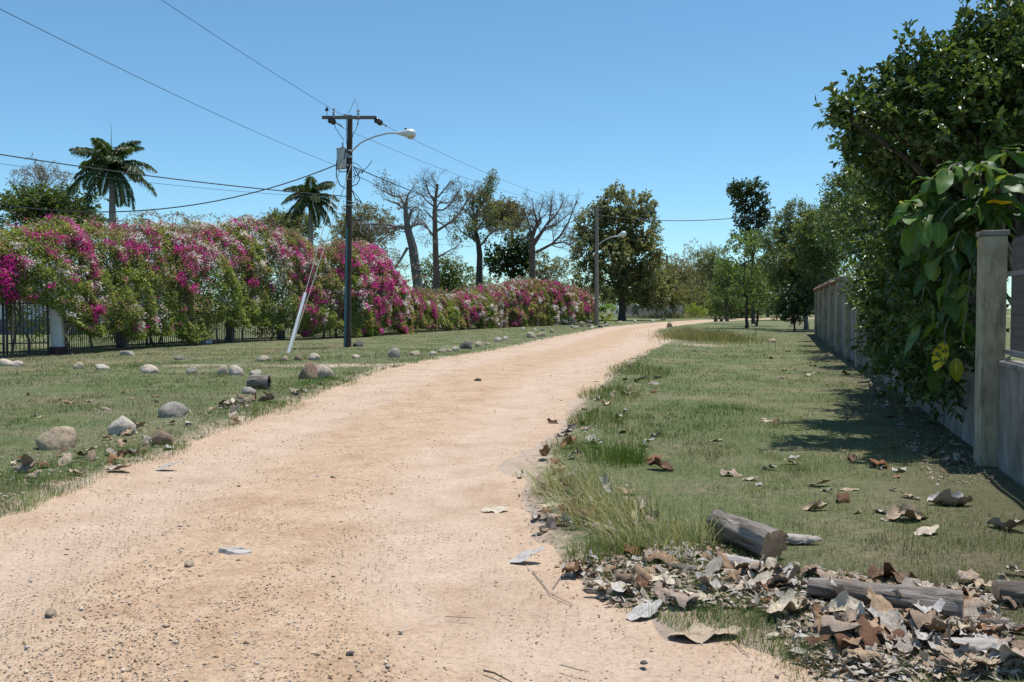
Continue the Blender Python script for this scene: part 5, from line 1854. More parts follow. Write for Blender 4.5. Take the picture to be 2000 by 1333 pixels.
# ------------------------------------------------------------------ rocks
def rock_mesh(seed, flat=0.6, angular=0.0, long=1.0):
    import bmesh
    bm = bmesh.new()
    bmesh.ops.create_icosphere(bm, subdivisions=3, radius=0.5)
    r = np.random.default_rng(seed)
    V = np.array([v.co[:] for v in bm.verts])
    off = r.uniform(0, 50, 3)
    d = 1 + 0.34 * vnoise(V * 1.9 + off, seed) + 0.14 * vnoise(V * 4.5 + off, seed + 1) + 0.06 * vnoise(V * 11 + off, seed + 2)
    V = V * d[:, None]
    if angular:
        for k in range(int(5 * angular) + 3):
            nrm = unit(r.normal(size=(1, 3)))[0]
            h = r.uniform(0.3, 0.42)
            ex = V @ nrm - h
            V = V - np.maximum(ex, 0)[:, None] * nrm[None, :] * 0.9
    V = V * np.array((long, 1.0 / long ** 0.5, flat))
    V[:, 2] = np.maximum(V[:, 2], -0.28 * flat)
    for v, c in zip(bm.verts, V):
        v.co = c
    me = bpy.data.meshes.new('stone')
    bm.to_mesh(me)
    bm.free()
    me.polygons.foreach_set('use_smooth', np.ones(len(me.polygons), bool))
    me.materials.append(M['rock'])
    return me


W_, GR, DK, BRN, TAN = (1.65, 1.54, 1.42, 1), (1.02, 0.99, 0.96, 1), (0.40, 0.39, 0.40, 1), (0.75, 0.56, 0.42, 1), (1.42, 1.24, 1.0, 1)
ROCKS = [  # px, py of the foot, width px, flatness, angularity, tint, label
    (112, 885, 84, 0.72, 0.3, TAN, 'largest rounded tan boulder on the left road verge'),
    (243, 857, 58, 0.70, 1.0, W_, 'angular pinkish grey stone right of the largest boulder'),
    (318, 868, 48, 0.65, 0.8, BRN, 'brown broken stone half hidden in leaves at the road edge'),
    (341, 823, 58, 0.62, 0.4, GR, 'grey domed stone in the grass behind the brown broken one'),
    (487, 777, 30, 0.5, 0.2, GR, 'flat grey stone in front of the short hollow log'),
    (602, 745, 46, 0.7, 1.0, BRN, 'brown angular rock of the pair at the tip of the left lawn'),
    (632, 744, 44, 0.75, 0.9, W_, 'pale topped rock of the pair at the tip of the left lawn'),
    (12, 718, 34, 0.45, 0.3, W_, 'white flat stone at the left picture edge in front of the gate'),
    (36, 719, 30, 0.45, 0.3, W_, 'white flat stone second from the left picture edge'),
    (156, 724, 24, 0.75, 0.2, TAN, 'round cream stone on the lawn below the gate pillar'),
    (200, 725, 30, 0.5, 0.4, W_, 'low white stone right of the round cream one'),
    (290, 733, 36, 0.6, 0.3, W_, 'cream oval stone on the lawn, left of a grey round one'),
    (374, 733, 25, 0.75, 0.2, GR, 'grey round stone on the lawn between cream ones'),
    (436, 735, 20, 1.0, 0.3, TAN, 'upright cream stone touching a bigger grey one'),
    (460, 737, 30, 0.9, 0.3, W_, 'bigger pale grey stone of the touching pair'),
    (500, 737, 25, 0.6, 0.3, W_, 'small white stone right of the touching pair'),
    (250, 698, 30, 0.4, 0.7, GR, 'flat grey stone at the foot of the hedge'),
    (353, 705, 22, 0.55, 0.8, GR, 'jagged grey stone on the lawn under the green bougainvillea'),
    (514, 710, 27, 0.55, 0.3, TAN, 'oval tan stone left of the slanting white pipe foot'),
    (556, 709, 17, 0.6, 0.4, TAN, 'small tan stone under the slanting white pipe'),
    (582, 708, 20, 0.7, 1.0, BRN, 'dark brown clod between two pale stones by the pipe'),
    (612, 708, 26, 0.65, 0.3, W_, 'bright white stone right of the slanting pipe'),
    (695, 704, 17, 0.7, 0.3, W_, 'small white stone in front of the dark pole'),
    (700, 681, 22, 0.8, 0.3, DK, 'blackish stone leaning at the foot of the dark pole'),
    (770, 702, 20, 0.9, 0.2, GR, 'round dark grey stone right of the dark pole'),
    (811, 698, 22, 0.65, 0.2, TAN, 'tan stone right of the round dark grey one'),
    (845, 696, 16, 0.5, 0.3, W_, 'small flat pale stone along the curving row'),
    (864, 692, 17, 0.75, 0.3, TAN, 'tan stone before the long dark one in the row'),
    (878, 690, 12, 0.7, 0.3, TAN, 'tiny tan stone squeezed in the curving row'),
    (891, 688, 16, 0.7, 0.3, W_, 'pale stone touching the long dark stone'),
    (910, 684, 30, 0.6, 0.3, DK, 'long dark stone in the middle of the curving row'),
    (936, 680, 17, 0.7, 0.3, TAN, 'tan stone just right of the long dark one'),
    (952, 677, 12, 0.5, 0.3, GR, 'tiny low stone right of the long dark one'),
    (972, 670, 16, 0.7, 0.3, W_, 'left stone of a far pale pair along the road'),
    (988, 667, 14, 0.7, 0.3, W_, 'right stone of a far pale pair along the road'),
    (1036, 662, 18, 0.7, 0.3, W_, 'white stone at the far left road edge'),
    (1058, 660, 18, 0.6, 0.3, TAN, 'tan stone right of the white one at the far left road edge'),
    (1078, 652, 10, 0.8, 0.3, TAN, 'tiny stone alone on the far left lawn'),
    (1508, 672, 17, 0.6, 0.8, TAN, 'lone brownish stone on the right lawn near the dark bush'),
    (1308, 640, 14, 0.7, 1.0, BRN, 'dark clod at the inside of the road bend'),
]
FAR_STONES = [(1118, 642, W_, 'far pale stone, leftmost of the group left of the concrete lamp pole'), (1126, 644, GR, 'far grey stone touching the leftmost pale one by the lamp pole'), (1136, 640, DK, 'far dark stone in the middle of the group by the lamp pole'),
              (1150, 640, DK, 'far dark stone just left of the concrete lamp pole'), (1157, 644, W_, 'far pale stone in front of the concrete lamp pole foot'), (1186, 638, W_, 'far pale stone right of the concrete lamp pole'),
              (1060, 648, DK, 'tiny dark stone at the foot of the rounded bougainvillea'), (1044, 647, W_, 'tiny pale stone left of the dark one under the rounded bougainvillea'), (1022, 646, W_, 'tiny pale stone at the hedge foot below the bare trees'),
              (1240, 630, W_, 'farthest left pale stone before the picket fence'), (1275, 629, W_, 'middle pale stone before the picket fence'), (1296, 627, DK, 'dark stone before the far lamp pole'), (1212, 633, W_, 'pale stone below the white blocky far post'), (1172, 641, DK, 'dark stone against the right of the lamp pole foot')]
for px, py, tint, lab in FAR_STONES:
    ROCKS.append((px, py, 9, 0.65, 0.3, tint, lab))
rm = [rock_mesh(40 + i, 1.0, [0.0, 0.6, 1.0][i % 3], 1.15) for i in range(9)]
rr = random.Random(4)
for i, (px, py, w, fl_, an, tint, lab) in enumerate(ROCKS):
    x, y = G(px, py)
    ws = w / FPX * y
    cand = [k for k in range(9) if (k % 3 == 0 and an < 0.25) or (k % 3 == 1 and 0.2 <= an < 0.9) or (k % 3 == 2 and an >= 0.35)]
    me = rm[cand[rr.randrange(len(cand))]]
    yc = y + ws * 0.35
    xc = x * yc / y
    o = link('stone', me, None, None, (xc, yc, gz(xc, yc) + ws * fl_ * 0.16 - 0.005))
    o.scale = (ws * 0.93, ws * 0.85, ws * fl_ * 1.45)
    o.rotation_euler = (rr.uniform(-.12, .12), rr.uniform(-.12, .12), rr.uniform(-0.5, 0.5) + (math.pi if rr.random() < .5 else 0))
    o.color = tint
    tag(o, lab, 'stone', 'stones lining the left verge' if i < 38 or i >= 40 else None)

# slabs and stones lying on the road
sl = MB()
pts2 = [(-0.155, 0.0), (-0.135, -0.03), (-0.08, -0.05), (-0.05, -0.085), (0.02, -0.07), (0.06, -0.08), (0.15, -0.02), (0.125, 0.02), (0.06, 0.03), (0.0, 0.055), (-0.07, 0.04), (-0.12, 0.05)]
n = len(pts2)
sl.v = [(x * 1.02, y * 1.05, 0.0) for x, y in pts2] + [(x * 0.93 + 0.004, y * 0.9, 0.026 + 0.008 * math.sin(31 * x + 40 * y)) for x, y in pts2]
sl.f = [tuple(range(n))[::-1], tuple(range(n, 2 * n))] + [(i, (i + 1) % n, n + (i + 1) % n, n + i) for i in range(n)]
x, y = G(455, 1077)
o = sl.obj('slab_stone', M['slab'], None, (x, y + 0.06, gz(x, y)), bevel=0.004)
o.rotation_euler = (0.03, 0.06, 0.05)
o.scale = (0.75, 0.9, 0.9)
tag(o, 'flat grey broken slab lying on the dirt road', 'stone')
for px, py, w, lab in ((368, 1102, 28, 'small pale block of stone left of the grey slab on the road'), (411, 1078, 12, 'pebble just left of the grey slab on the road'), (465, 1090, 11, 'pebble just in front of the grey slab on the road'), (96, 1195, 30, 'dull grey stone at the left of the road foreground'),
                       (932, 745, 16, 'dark lump standing alone in the middle of the road'), (650, 930, 12, 'grey pebble alone in the middle of the road'), (682, 1267, 17, 'dark round pebble near the bottom edge of the road'), (1258, 1284, 18, 'dark pebble on the pale track at the bottom'), (258, 1325, 22, 'pale stone cut by the bottom edge, left')):
    x, y = G(px, py)
    ws = w / FPX * y
    o = link('road_stone', rm[2 if w > 14 else 5], None, None, (x, y + ws * 0.3, gz(x, y) + ws * 0.1))
    o.scale = (ws, ws * 0.8, ws * 0.55)
    o.rotation_euler = (0, 0.15, rr.uniform(0, 6))
    o.color = DK if 'dark' in lab else TAN
    tag(o, lab, 'stone', 'loose stones on the road')


# ------------------------------------------------------------------ logs, bark, twigs
def log_obj(name, label, pa, pb, r0, r1, seed, cat='log', hollow=False):
    pa, pb = np.asarray(pa, float), np.asarray(pb, float)
    r = np.random.default_rng(seed)
    root = empty(name, tuple((pa + pb) / 2 - np.array((0, 0, min(r0, r1)))), label, cat, 'cut logs')
    d = pb - pa
    L = float(np.linalg.norm(d))
    R = orient(d, (0, 0, 1))
    m, sides = 18, 30
    V = []
    for i in range(m):
        t = i / (m - 1)
        rad = r0 * (1 - t) + r1 * t
        for k in range(sides):
            a = 2 * math.pi * k / sides
            q = np.array([[t * 4 * L / 0.5, math.cos(a) * 1.6, math.sin(a) * 1.6]])
            rk = rad * (1 + 0.20 * float(vnoise(q, seed)[0]) + 0.20 * float(vnoise(q * np.array([[0.6, 3.2, 3.2]]), seed + 1)[0]))
            V.append(((t - 0.5) * L, rk * math.cos(a), rk * math.sin(a)))
    F = []
    for i in range(m - 1):
        for k in range(sides):
            a, b = i * sides + k, i * sides + (k + 1) % sides
            F.append((a, b, b + sides, a + sides))
    me = new_mesh('bark', np.array(V), np.array(F), None, True)
    o = link('bark', me, M['log'], root)
    c = (pa + pb) / 2
    o.matrix_local = Matrix.Translation(Vector(c) - root.location) @ R.to_4x4()
    for s, rad in ((-1, r0), (1, r1)):
        mb = MB()
        ring = [V[k] for k in range(sides)] if s < 0 else [V[(m - 1) * sides + k] for k in range(sides)]
        inset = 0.0
        if hollow:
            cen = [(v[0] - s * 0.0, v[1] * 0.72, v[2] * 0.72) for v in ring]
            deep = [(v[0] - s * 0.12, v[1] * 0.6, v[2] * 0.6) for v in ring]
            mb.v = ring + cen + deep
            for k in range(sides):
                k2 = (k + 1) % sides
                mb.f.append((k, k2, sides + k2, sides + k))
                mb.f.append((sides + k, sides + k2, 2 * sides + k2, 2 * sides + k))
            mb.f.append(tuple(2 * sides + k for k in range(sides)))
        else:
            mid = [(v[0] + s * 0.006, v[1] * 0.55, v[2] * 0.55) for v in ring]
            mb.v = ring + mid
            for k in range(sides):
                mb.f.append((k, (k + 1) % sides, sides + (k + 1) % sides, sides + k))
            mb.f.append(tuple(sides + k for k in range(sides)))
        e = mb.obj('cut_end', M['cut'] if not hollow else M['bark_dark'], o)
    return root


def gp(px, py, z):
    x, y = G(px, py, z)
    return np.array((x, y, gz(x, y) + z))


log_obj('cut_log', 'short thick grey log with a fresh sawn end at the top of the leaf heap', gp(1400, 1028, 0.10), gp(1512, 1068, 0.10), 0.085, 0.10, 5)
log_obj('cut_log', 'long thin furrowed log lying across the leaf heap', gp(1580, 1150, 0.06), gp(1880, 1190, 0.06), 0.05, 0.085, 6)
log_obj('cut_log', 'log end cut off by the right picture edge above the leaf heap', gp(1945, 1160, 0.06), gp(2060, 1165, 0.06), 0.06, 0.06, 7)
log_obj('cut_log', 'short hollow log stub among the stones on the left verge', gp(486, 752, 0.13), gp(526, 752, 0.13), 0.14, 0.13, 8, hollow=True)

def roll(label, px, py, L, rad, ang, seed):
    x, y = G(px, py)
    m, k = 8, 16
    V = []
    r = random.Random(seed)
    for i in range(m):
        t = i / (m - 1)
        for j in range(k):
            a = -0.15 + j / (k - 1) * 3.5 + 0.25 * math.sin(2.3 * i + seed)
            rr_ = rad * (1 + 0.07 * j / k + 0.08 * math.sin(3 * t + a)) * (0.75 + 0.25 * math.sin(math.pi * (0.2 + 0.6 * t)))
            V.append(((t - 0.5) * L + 0.03 * math.sin(a * 2.7 + seed) + r.gauss(0, 0.006), rr_ * math.cos(a), rr_ * math.sin(a) + rad * 0.4 + r.gauss(0, 0.004)))
    F = [(i * k + j, (i + 1) * k + j, (i + 1) * k + j + 1, i * k + j + 1) for i in range(m - 1) for j in range(k - 1)]
    o = link('bark_roll', new_mesh('bark_roll', np.array(V), np.array(F), None, True), M['bark_roll'], None, (x, y, gz(x, y) + 0.01))
    o.rotation_euler = (0, 0.04, ang)
    tag(o, label, 'bark', 'curled bark rolls')


roll('pale rolled bark tube at the lower right of the leaf heap', 1905, 1285, 0.27, 0.045, 0.1, 1)
roll('dark curled bark piece right behind the short sawn log', 1562, 1066, 0.22, 0.04, 0.0, 2)
roll('weathered grey bark curl hanging off the front of the short log', 1440, 1115, 0.26, 0.05, -0.45, 3)

TW = [([(945, 1297), (965, 1303), (985, 1312), (1010, 1326)], 0.005, 'dark forked twig near the bottom edge of the pale track'), ([(870, 1193), (905, 1196), (930, 1196)], 0.003, 'thin dry stalk lying on the middle of the road'), ([(1430, 1245), (1452, 1262), (1464, 1272)], 0.003, 'thin twig on the dirt below the big flat leaf'),
      ([(1095, 1285), (1130, 1296), (1150, 1298)], 0.003, 'short crooked twig on the pale track'), ([(1040, 1108), (1075, 1150), (1120, 1170)], 0.003, 'fine curved stalk by the left end of the leaf heap'), ([(1845, 1190), (1850, 1240), (1852, 1290)], 0.006, 'pale upright stalk rising from the leaf heap'),
      ([(1080, 1140), (1100, 1112), (1125, 1096)], 0.003, 'thin straw leaning at the road edge')]
for pts, rad, lab in TW:
    q = []
    for i, (px, py) in enumerate(pts):
        x, y = G(px, py)
        if 'upright' in lab:
            x, y = G(1852, 1290)
            z = gz(x, y) + [0.16, 0.09, 0.0][i]
            x += [0.0, 0.005, 0.01][i]
        else:
            z = gz(x, y) + rad + (0.004 if i % 2 else 0)
        q.append((x, y, z))
    o = MB().tube(q, [rad * (1 - 0.2 * i) for i in range(len(q))], 6).obj('twig', M['bark_dark'] if 'dark' in lab else M['twig'], None, smooth=True)
    tag(o, lab, 'twig', 'fallen twigs')

def bark_chip(label, px, py, L, W, ang, seed):
    x, y = G(px, py)
    r = random.Random(seed)
    m, k = 7, 5
    V = []
    for lay in (0, 1):
        for i in range(m):
            t = i / (m - 1)
            wv = W * (0.65 + 0.35 * math.sin(3 * t + seed)) * (1 if 0 < i < m - 1 else 0.6)
            for j in range(k):
                u = j / (k - 1) * 2 - 1
                rr_ = random.Random(seed * 100 + i * 10 + j)
                V.append(((t - 0.5) * L + rr_.gauss(0, 0.006), u * wv / 2 + rr_.gauss(0, 0.004), 0.012 + (1 - u * u) * W * 0.22 + rr_.gauss(0, 0.003) - lay * 0.012))
    n = m * k
    F = [(i * k + j, (i + 1) * k + j, (i + 1) * k + j + 1, i * k + j + 1) for i in range(m - 1) for j in range(k - 1)]
    F += [tuple(n + q for q in f[::-1]) for f in F]
    F += [(i * k, n + i * k, n + (i + 1) * k, (i + 1) * k) for i in range(m - 1)] + [(i * k + k - 1, (i + 1) * k + k - 1, n + (i + 1) * k + k - 1, n + i * k + k - 1) for i in range(m - 1)]
    F += [(j, j + 1, n + j + 1, n + j) for j in range(k - 1)] + [((m - 1) * k + j, n + (m - 1) * k + j, n + (m - 1) * k + j + 1, (m - 1) * k + j + 1) for j in range(k - 1)]
    o = link('bark_chip', new_mesh('bark_chip', np.array(V), np.array(F), None, False), M['log'], None, (x, y, gz(x, y) + 0.012))
    o.rotation_euler = (r.gauss(0, 0.12), r.gauss(0, 0.1), ang)
    tag(o, label, 'bark', 'broken bark chips')


for q in ((1190, 1152, 0.27, 0.09, 0.05, 11, 'broad grey bark chip at the left end of the leaf heap'), (1335, 1118, 0.2, 0.07, -0.2, 12, 'pale knobbly bark chip left of the short sawn log'), (1610, 1205, 0.22, 0.06, -0.4, 13, 'dark bark chip below the left end of the long log'),
          (1760, 1235, 0.25, 0.07, 0.2, 14, 'grey bark chip in the heap below the long log'), (1540, 1125, 0.18, 0.06, 0.6, 15, 'small bark chip in front of the sawn end'), (1960, 1235, 0.2, 0.07, -0.3, 16, 'bark chip near the right edge below the cut off log'), (1240, 1118, 0.16, 0.05, 0.9, 17, 'narrow bark chip between straw grass and leaf heap')):
    bark_chip(q[6], q[0], q[1], q[2], q[3], q[4], q[5])

# ------------------------------------------------------------------ fallen leaves
rl = random.Random(99)
dl_mesh = []
for i in range(12):
    me = big_leaf_mesh(600 + i, rl.choice([-1, 1]) * rl.uniform(0.15, 1.1), rl.uniform(0.3, 1.5), rl.uniform(0.3, 0.65), 13, 7, rl.uniform(0.40, 0.62), 0.12, 0.05)
    me.name = 'fallen_leaf'
    me.materials.append(M['dead'])
    dl_mesh.append(me)
flat_mesh = []
for i in range(4):
    me = big_leaf_mesh(700 + i, rl.choice([-1, 1]) * rl.uniform(0.1, 0.35), rl.uniform(0.1, 0.35), rl.uniform(0.12, 0.25), 13, 7, rl.uniform(0.42, 0.52), 0.08, 0.02)
    me.name = 'fallen_leaf'
    me.materials.append(M['dead'])
    flat_mesh.append(me)


LEAFCOL = [('pale grey', (0.47, 0.44, 0.41)), ('tan', (0.44, 0.345, 0.25)), ('cream', (0.56, 0.48, 0.37)), ('dark brown', (0.19, 0.115, 0.075)), ('rusty', (0.29, 0.16, 0.09)), ('grey brown', (0.33, 0.285, 0.24))]
LEAFW = [0.32, 0.26, 0.18, 0.06, 0.03, 0.15]


def put_leaf(px, py, size, label, group, flat=False, az=None, lift=0.0, tilt=0.2, place=None):
    x, y = G(px, py)
    me = rl.choice(flat_mesh if flat else dl_mesh)
    o = bpy.data.objects.new('fallen_leaf', me)
    COL.objects.link(o)
    az = rl.uniform(0, 6.28) if az is None else az
    o.scale = (size, size, size * rl.uniform(0.8, 1.1))
    up = rl.choice((0, math.pi)) if not flat else 0
    o.rotation_euler = (up + rl.gauss(0, tilt), rl.gauss(0, tilt * 0.7), az)
    cn, cv = rl.choices(LEAFCOL, LEAFW)[0]
    if label:
        for a, b in (('white', 'cream'), ('pale', 'pale grey'), ('cream', 'cream'), ('grey', 'pale grey'), ('black', 'dark brown'), ('dark', 'dark brown'), ('rust', 'rusty'), ('red', 'rusty'), ('orange', 'tan'), ('tan', 'tan'), ('brown', 'rusty')):
            if a in label.split('leaf')[0]:
                cv = dict(LEAFCOL)[b]
                break
    else:
        label = '%s %s %s leaf %s' % ('large' if size > 0.23 else 'small' if size < 0.15 else 'mid-sized', cn, 'flat' if flat else 'curled' if me in dl_mesh[:6] else 'crumpled', place)
    k = rl.uniform(0.85, 1.12)
    o.color = (cv[0] * k, cv[1] * k, cv[2] * k, 1)
    # rest the lowest point on the ground
    R = o.rotation_euler.to_matrix()
    mn = min((R @ Vector((v.co.x * size, v.co.y * size, v.co.z * o.scale[2]))).z for v in me.vertices)
    cx = R @ Vector((size * 0.45, 0, 0))
    xx, yy = x - cx.x, y - cx.y
    o.location = (xx, yy, gz(x, y) - mn * (0.55 if lift == 0 else 0.8) + 0.004 + lift)
    tag(o, label, 'leaf', group)
    return o


NAMED = [
    (1028, 1090, 0.24, 'pale folded leaf lying on the road at the left tip of the litter', True, 0.1), (1370, 1232, 0.36, 'large flat tan leaf on the dirt at the front edge of the heap', True, 0.0), (1258, 1190, 0.24, 'flat pale leaf left of the large tan one at the heap edge', True, 0.6),
    (965, 995, 0.22, 'small cream leaf alone on the road left of the tall dry grass', True, 0.05), (232, 920, 0.30, 'flat pale leaf at the left road edge below the big boulder', True, -0.35), (326, 915, 0.24, 'greyish ragged leaf on the road right of the flat pale one', True, 0.3),
    (1428, 935, 0.22, 'single pale leaf on the middle of the right lawn', False, -0.2), (1600, 956, 0.22, 'slim tan leaf on the right lawn below the tree shadow', True, 0.1), (1850, 992, 0.34, 'big striped grey leaf arched on the lawn near the wall', False, -0.2), (1962, 1040, 0.27, 'bright pale leaf near the right edge by the wall shadow', False, -0.9),
    (1770, 1020, 0.33, 'tan curled leaf on the lawn in line with the wall pillar', False, 0.1), (1808, 1048, 0.22, 'white leaf just below the tan curled one on the lawn', True, 0.4), (1592, 1002, 0.22, 'orange tan leaf above the short log', False, 0.2), (1645, 985, 0.18, 'dark brown standing leaf on the lawn above the logs', False, 0.8),
    (1725, 918, 0.32, 'brown leaf at the lower edge of the tree shadow', False, 0.2), (1757, 925, 0.2, 'pale leaf touching the brown one at the shadow edge', False, 0.8), (1262, 882, 0.2, 'pale leaf right of the green grass tuft', False, -0.2), (1275, 908, 0.2, 'reddish leaf right of the green grass tuft', False, 0.1),
    (1290, 925, 0.3, 'black shrivelled leaf below the reddish one', False, -0.5), (1090, 1012, 0.3, 'large dark brown leaf at the foot of the tall dry grass', False, 0.1), (1235, 1085, 0.26, 'rounded brown leaf standing up in the grass left of the heap', False, 1.2), (1300, 1105, 0.3, 'orange tan leaf leaning at the grass edge of the heap', False, 0.1),
    (1870, 1180, 0.26, 'round dark brown leaf upright at the end of the long log', False, 1.5), (1740, 1140, 0.30, 'dark rust leaf above the long log', False, 0.2), (1690, 1270, 0.36, 'large whitish leaf with ruffled edge at the front of the heap', False, 0.3), (1470, 1160, 0.26, 'cream cupped leaf below the short sawn log', False, 0.2),
    (1400, 868, 0.18, 'small tan leaf on the right lawn left of the tree shadow', True, 0.3), (1580, 741, 0.28, 'white leaf on the far right lawn', True, 0.1), (1590, 712, 0.3, 'tan leaf behind the white one on the far right lawn', True, 0.0),
]
for px, py, s, lab, fl_, az in NAMED:
    put_leaf(px, py, s, lab, 'fallen leaves', fl_, az)


def scatter(n, quad, smin, smax, places, group, lift=0.0, tilt=0.4, flatp=0.2):
    """places: four phrases for the far-left, far-right, near-left, near-right quarter, or one phrase"""
    q = np.array(quad, float)
    if isinstance(places, str):
        places = [places] * 4
    for i in range(n):
        a, b = rl.random(), rl.random()
        p = (q[0] * (1 - a) + q[1] * a) * (1 - b) + (q[3] * (1 - a) + q[2] * a) * b
        put_leaf(p[0], p[1], rl.uniform(smin, smax), None, group, rl.random() < flatp, None, rl.uniform(0, lift), tilt, places[(a > 0.5) + 2 * (b > 0.5)])


scatter(96, [(1380, 1090), (1900, 1165), (2010, 1333), (1640, 1310)], 0.09, 0.24, ['in the heap just below the short sawn log', 'in the heap around the long furrowed log', 'at the front of the heap on the dirt edge', 'in the heap between long log and bottom edge'], 'leaves of the heap', 0.03, 0.24)
scatter(30, [(1090, 1095), (1400, 1075), (1560, 1210), (1180, 1165)], 0.09, 0.21, ['at the heap tip below the straw grass', 'left of the short sawn log', 'at the dirt edge left of the big flat leaf', 'in the heap left of the long log'], 'leaves at the heap end', 0.02, 0.25)
scatter(28, [(1850, 1150), (2010, 1120), (2040, 1333), (1830, 1320)], 0.09, 0.21, ['heaped behind the end of the long log', 'by the log end at the right picture edge', 'beside the pale bark roll', 'in the lower right corner'], 'leaves at the right edge', 0.03, 0.25)
scatter(36, [(1000, 930), (1120, 880), (1330, 1040), (1050, 1060)], 0.12, 0.26, ['at the road edge left of the green tuft', 'right below the green tuft', 'at the road edge left of the straw grass', 'in the straw grass left of the short log'], 'leaves at the right road edge', 0.02, 0.45)
scatter(18, [(1060, 830), (1150, 770), (1290, 860), (1120, 890)], 0.12, 0.25, ['on the dirt tongue behind the green tuft', 'in the long grass behind the green tuft', 'on bare dirt left of the green tuft', 'on the lawn right behind the green tuft'], 'leaves behind the green tuft', 0.0, 0.4)
scatter(18, [(1150, 750), (1230, 715), (1320, 760), (1200, 800)], 0.14, 0.28, 'in the far grass strip along the right road edge', 'leaves in the far grass strip', 0.0, 0.4)
scatter(26, [(1400, 800), (1700, 740), (1900, 1060), (1450, 990)], 0.08, 0.19, ['on the lawn left of the tree shadow', 'in or behind the tree shadow on the lawn', 'on the lawn above the short log', 'on the lawn between shadow and heap'], 'leaves on the right lawn', 0.0, 0.16, 0.5)
scatter(20, [(1650, 700), (1700, 690), (1900, 930), (1780, 900)], 0.13, 0.26, ['along the far wall foot', 'close against the far wall foot', 'along the near wall foot', 'close against the near wall foot'], 'leaves along the wall foot', 0.0, 0.2)
scatter(16, [(1480, 680), (1640, 670), (1720, 740), (1420, 760)], 0.15, 0.3, 'on the far lawn before the wall end', 'leaves on the far right lawn', 0.0, 0.16)
scatter(34, [(10, 900), (330, 820), (420, 850), (60, 960)], 0.11, 0.25, ['beside the largest boulder on the left verge', 'beside the grey domed stone on the left verge', 'at the road edge below the largest boulder', 'at the road edge by the brown broken stone'], 'leaves among the boulders', 0.02, 0.5)
scatter(20, [(400, 810), (560, 765), (660, 750), (450, 830)], 0.14, 0.28, ['left of the hollow log on the left verge', 'right of the hollow log on the left verge', 'on the road edge below the hollow log', 'by the rock pair on the left verge'], 'leaves by the hollow log', 0.02, 0.5)
scatter(14, [(20, 780), (400, 740), (420, 790), (80, 830)], 0.1, 0.2, 'on the open left lawn', 'leaves on the left lawn', 0.0, 0.16)


# ------------------------------------------------------------------ grass, gravel, litter
def blades(name, label, X, Y, H, Wd, cols, lean=0.5, seed=1, kind='stuff', cat='grass', parent=None, zoff=-0.005, org=None):
    r = np.random.default_rng(seed)
    n = len(X)
    Z = ground_h(X, Y) + zoff
    az = r.uniform(0, 2 * np.pi, n)
    la = np.abs(r.normal(size=n)) * lean
    la = np.minimum(la, 1.25)
    dirn = np.stack([np.cos(az) * np.sin(la), np.sin(az) * np.sin(la), np.cos(la)], 1)
    th = r.uniform(0, 2 * np.pi, n)
    sd = np.stack([np.cos(th), np.sin(th), 0 * th], 1)
    B = np.stack([X, Y, Z], 1)
    v0 = B - sd * Wd[:, None] / 2
    v1 = B + sd * Wd[:, None] / 2
    v2 = B + dirn * H[:, None]
    V = np.stack([v0, v1, v2], 1).reshape(-1, 3)
    if org is not None:
        V = V - org
    F = np.arange(3 * n).reshape(-1, 3)
    o = link(name, new_mesh(name, V, F, np.repeat(cols, 3, 0)), M['grass'], parent)
    if parent is None:
        tag(o, label, cat, None, kind)
    return o


def fan_points(n, ymin, ymax, pxmin, pxmax, r, pw=1.0):
    t = r.random(n) ** pw
    Y = ymin * (ymax / ymin) ** t
    px = r.uniform(pxmin, pxmax, n)
    return (px - 1000) / FPX * Y, Y


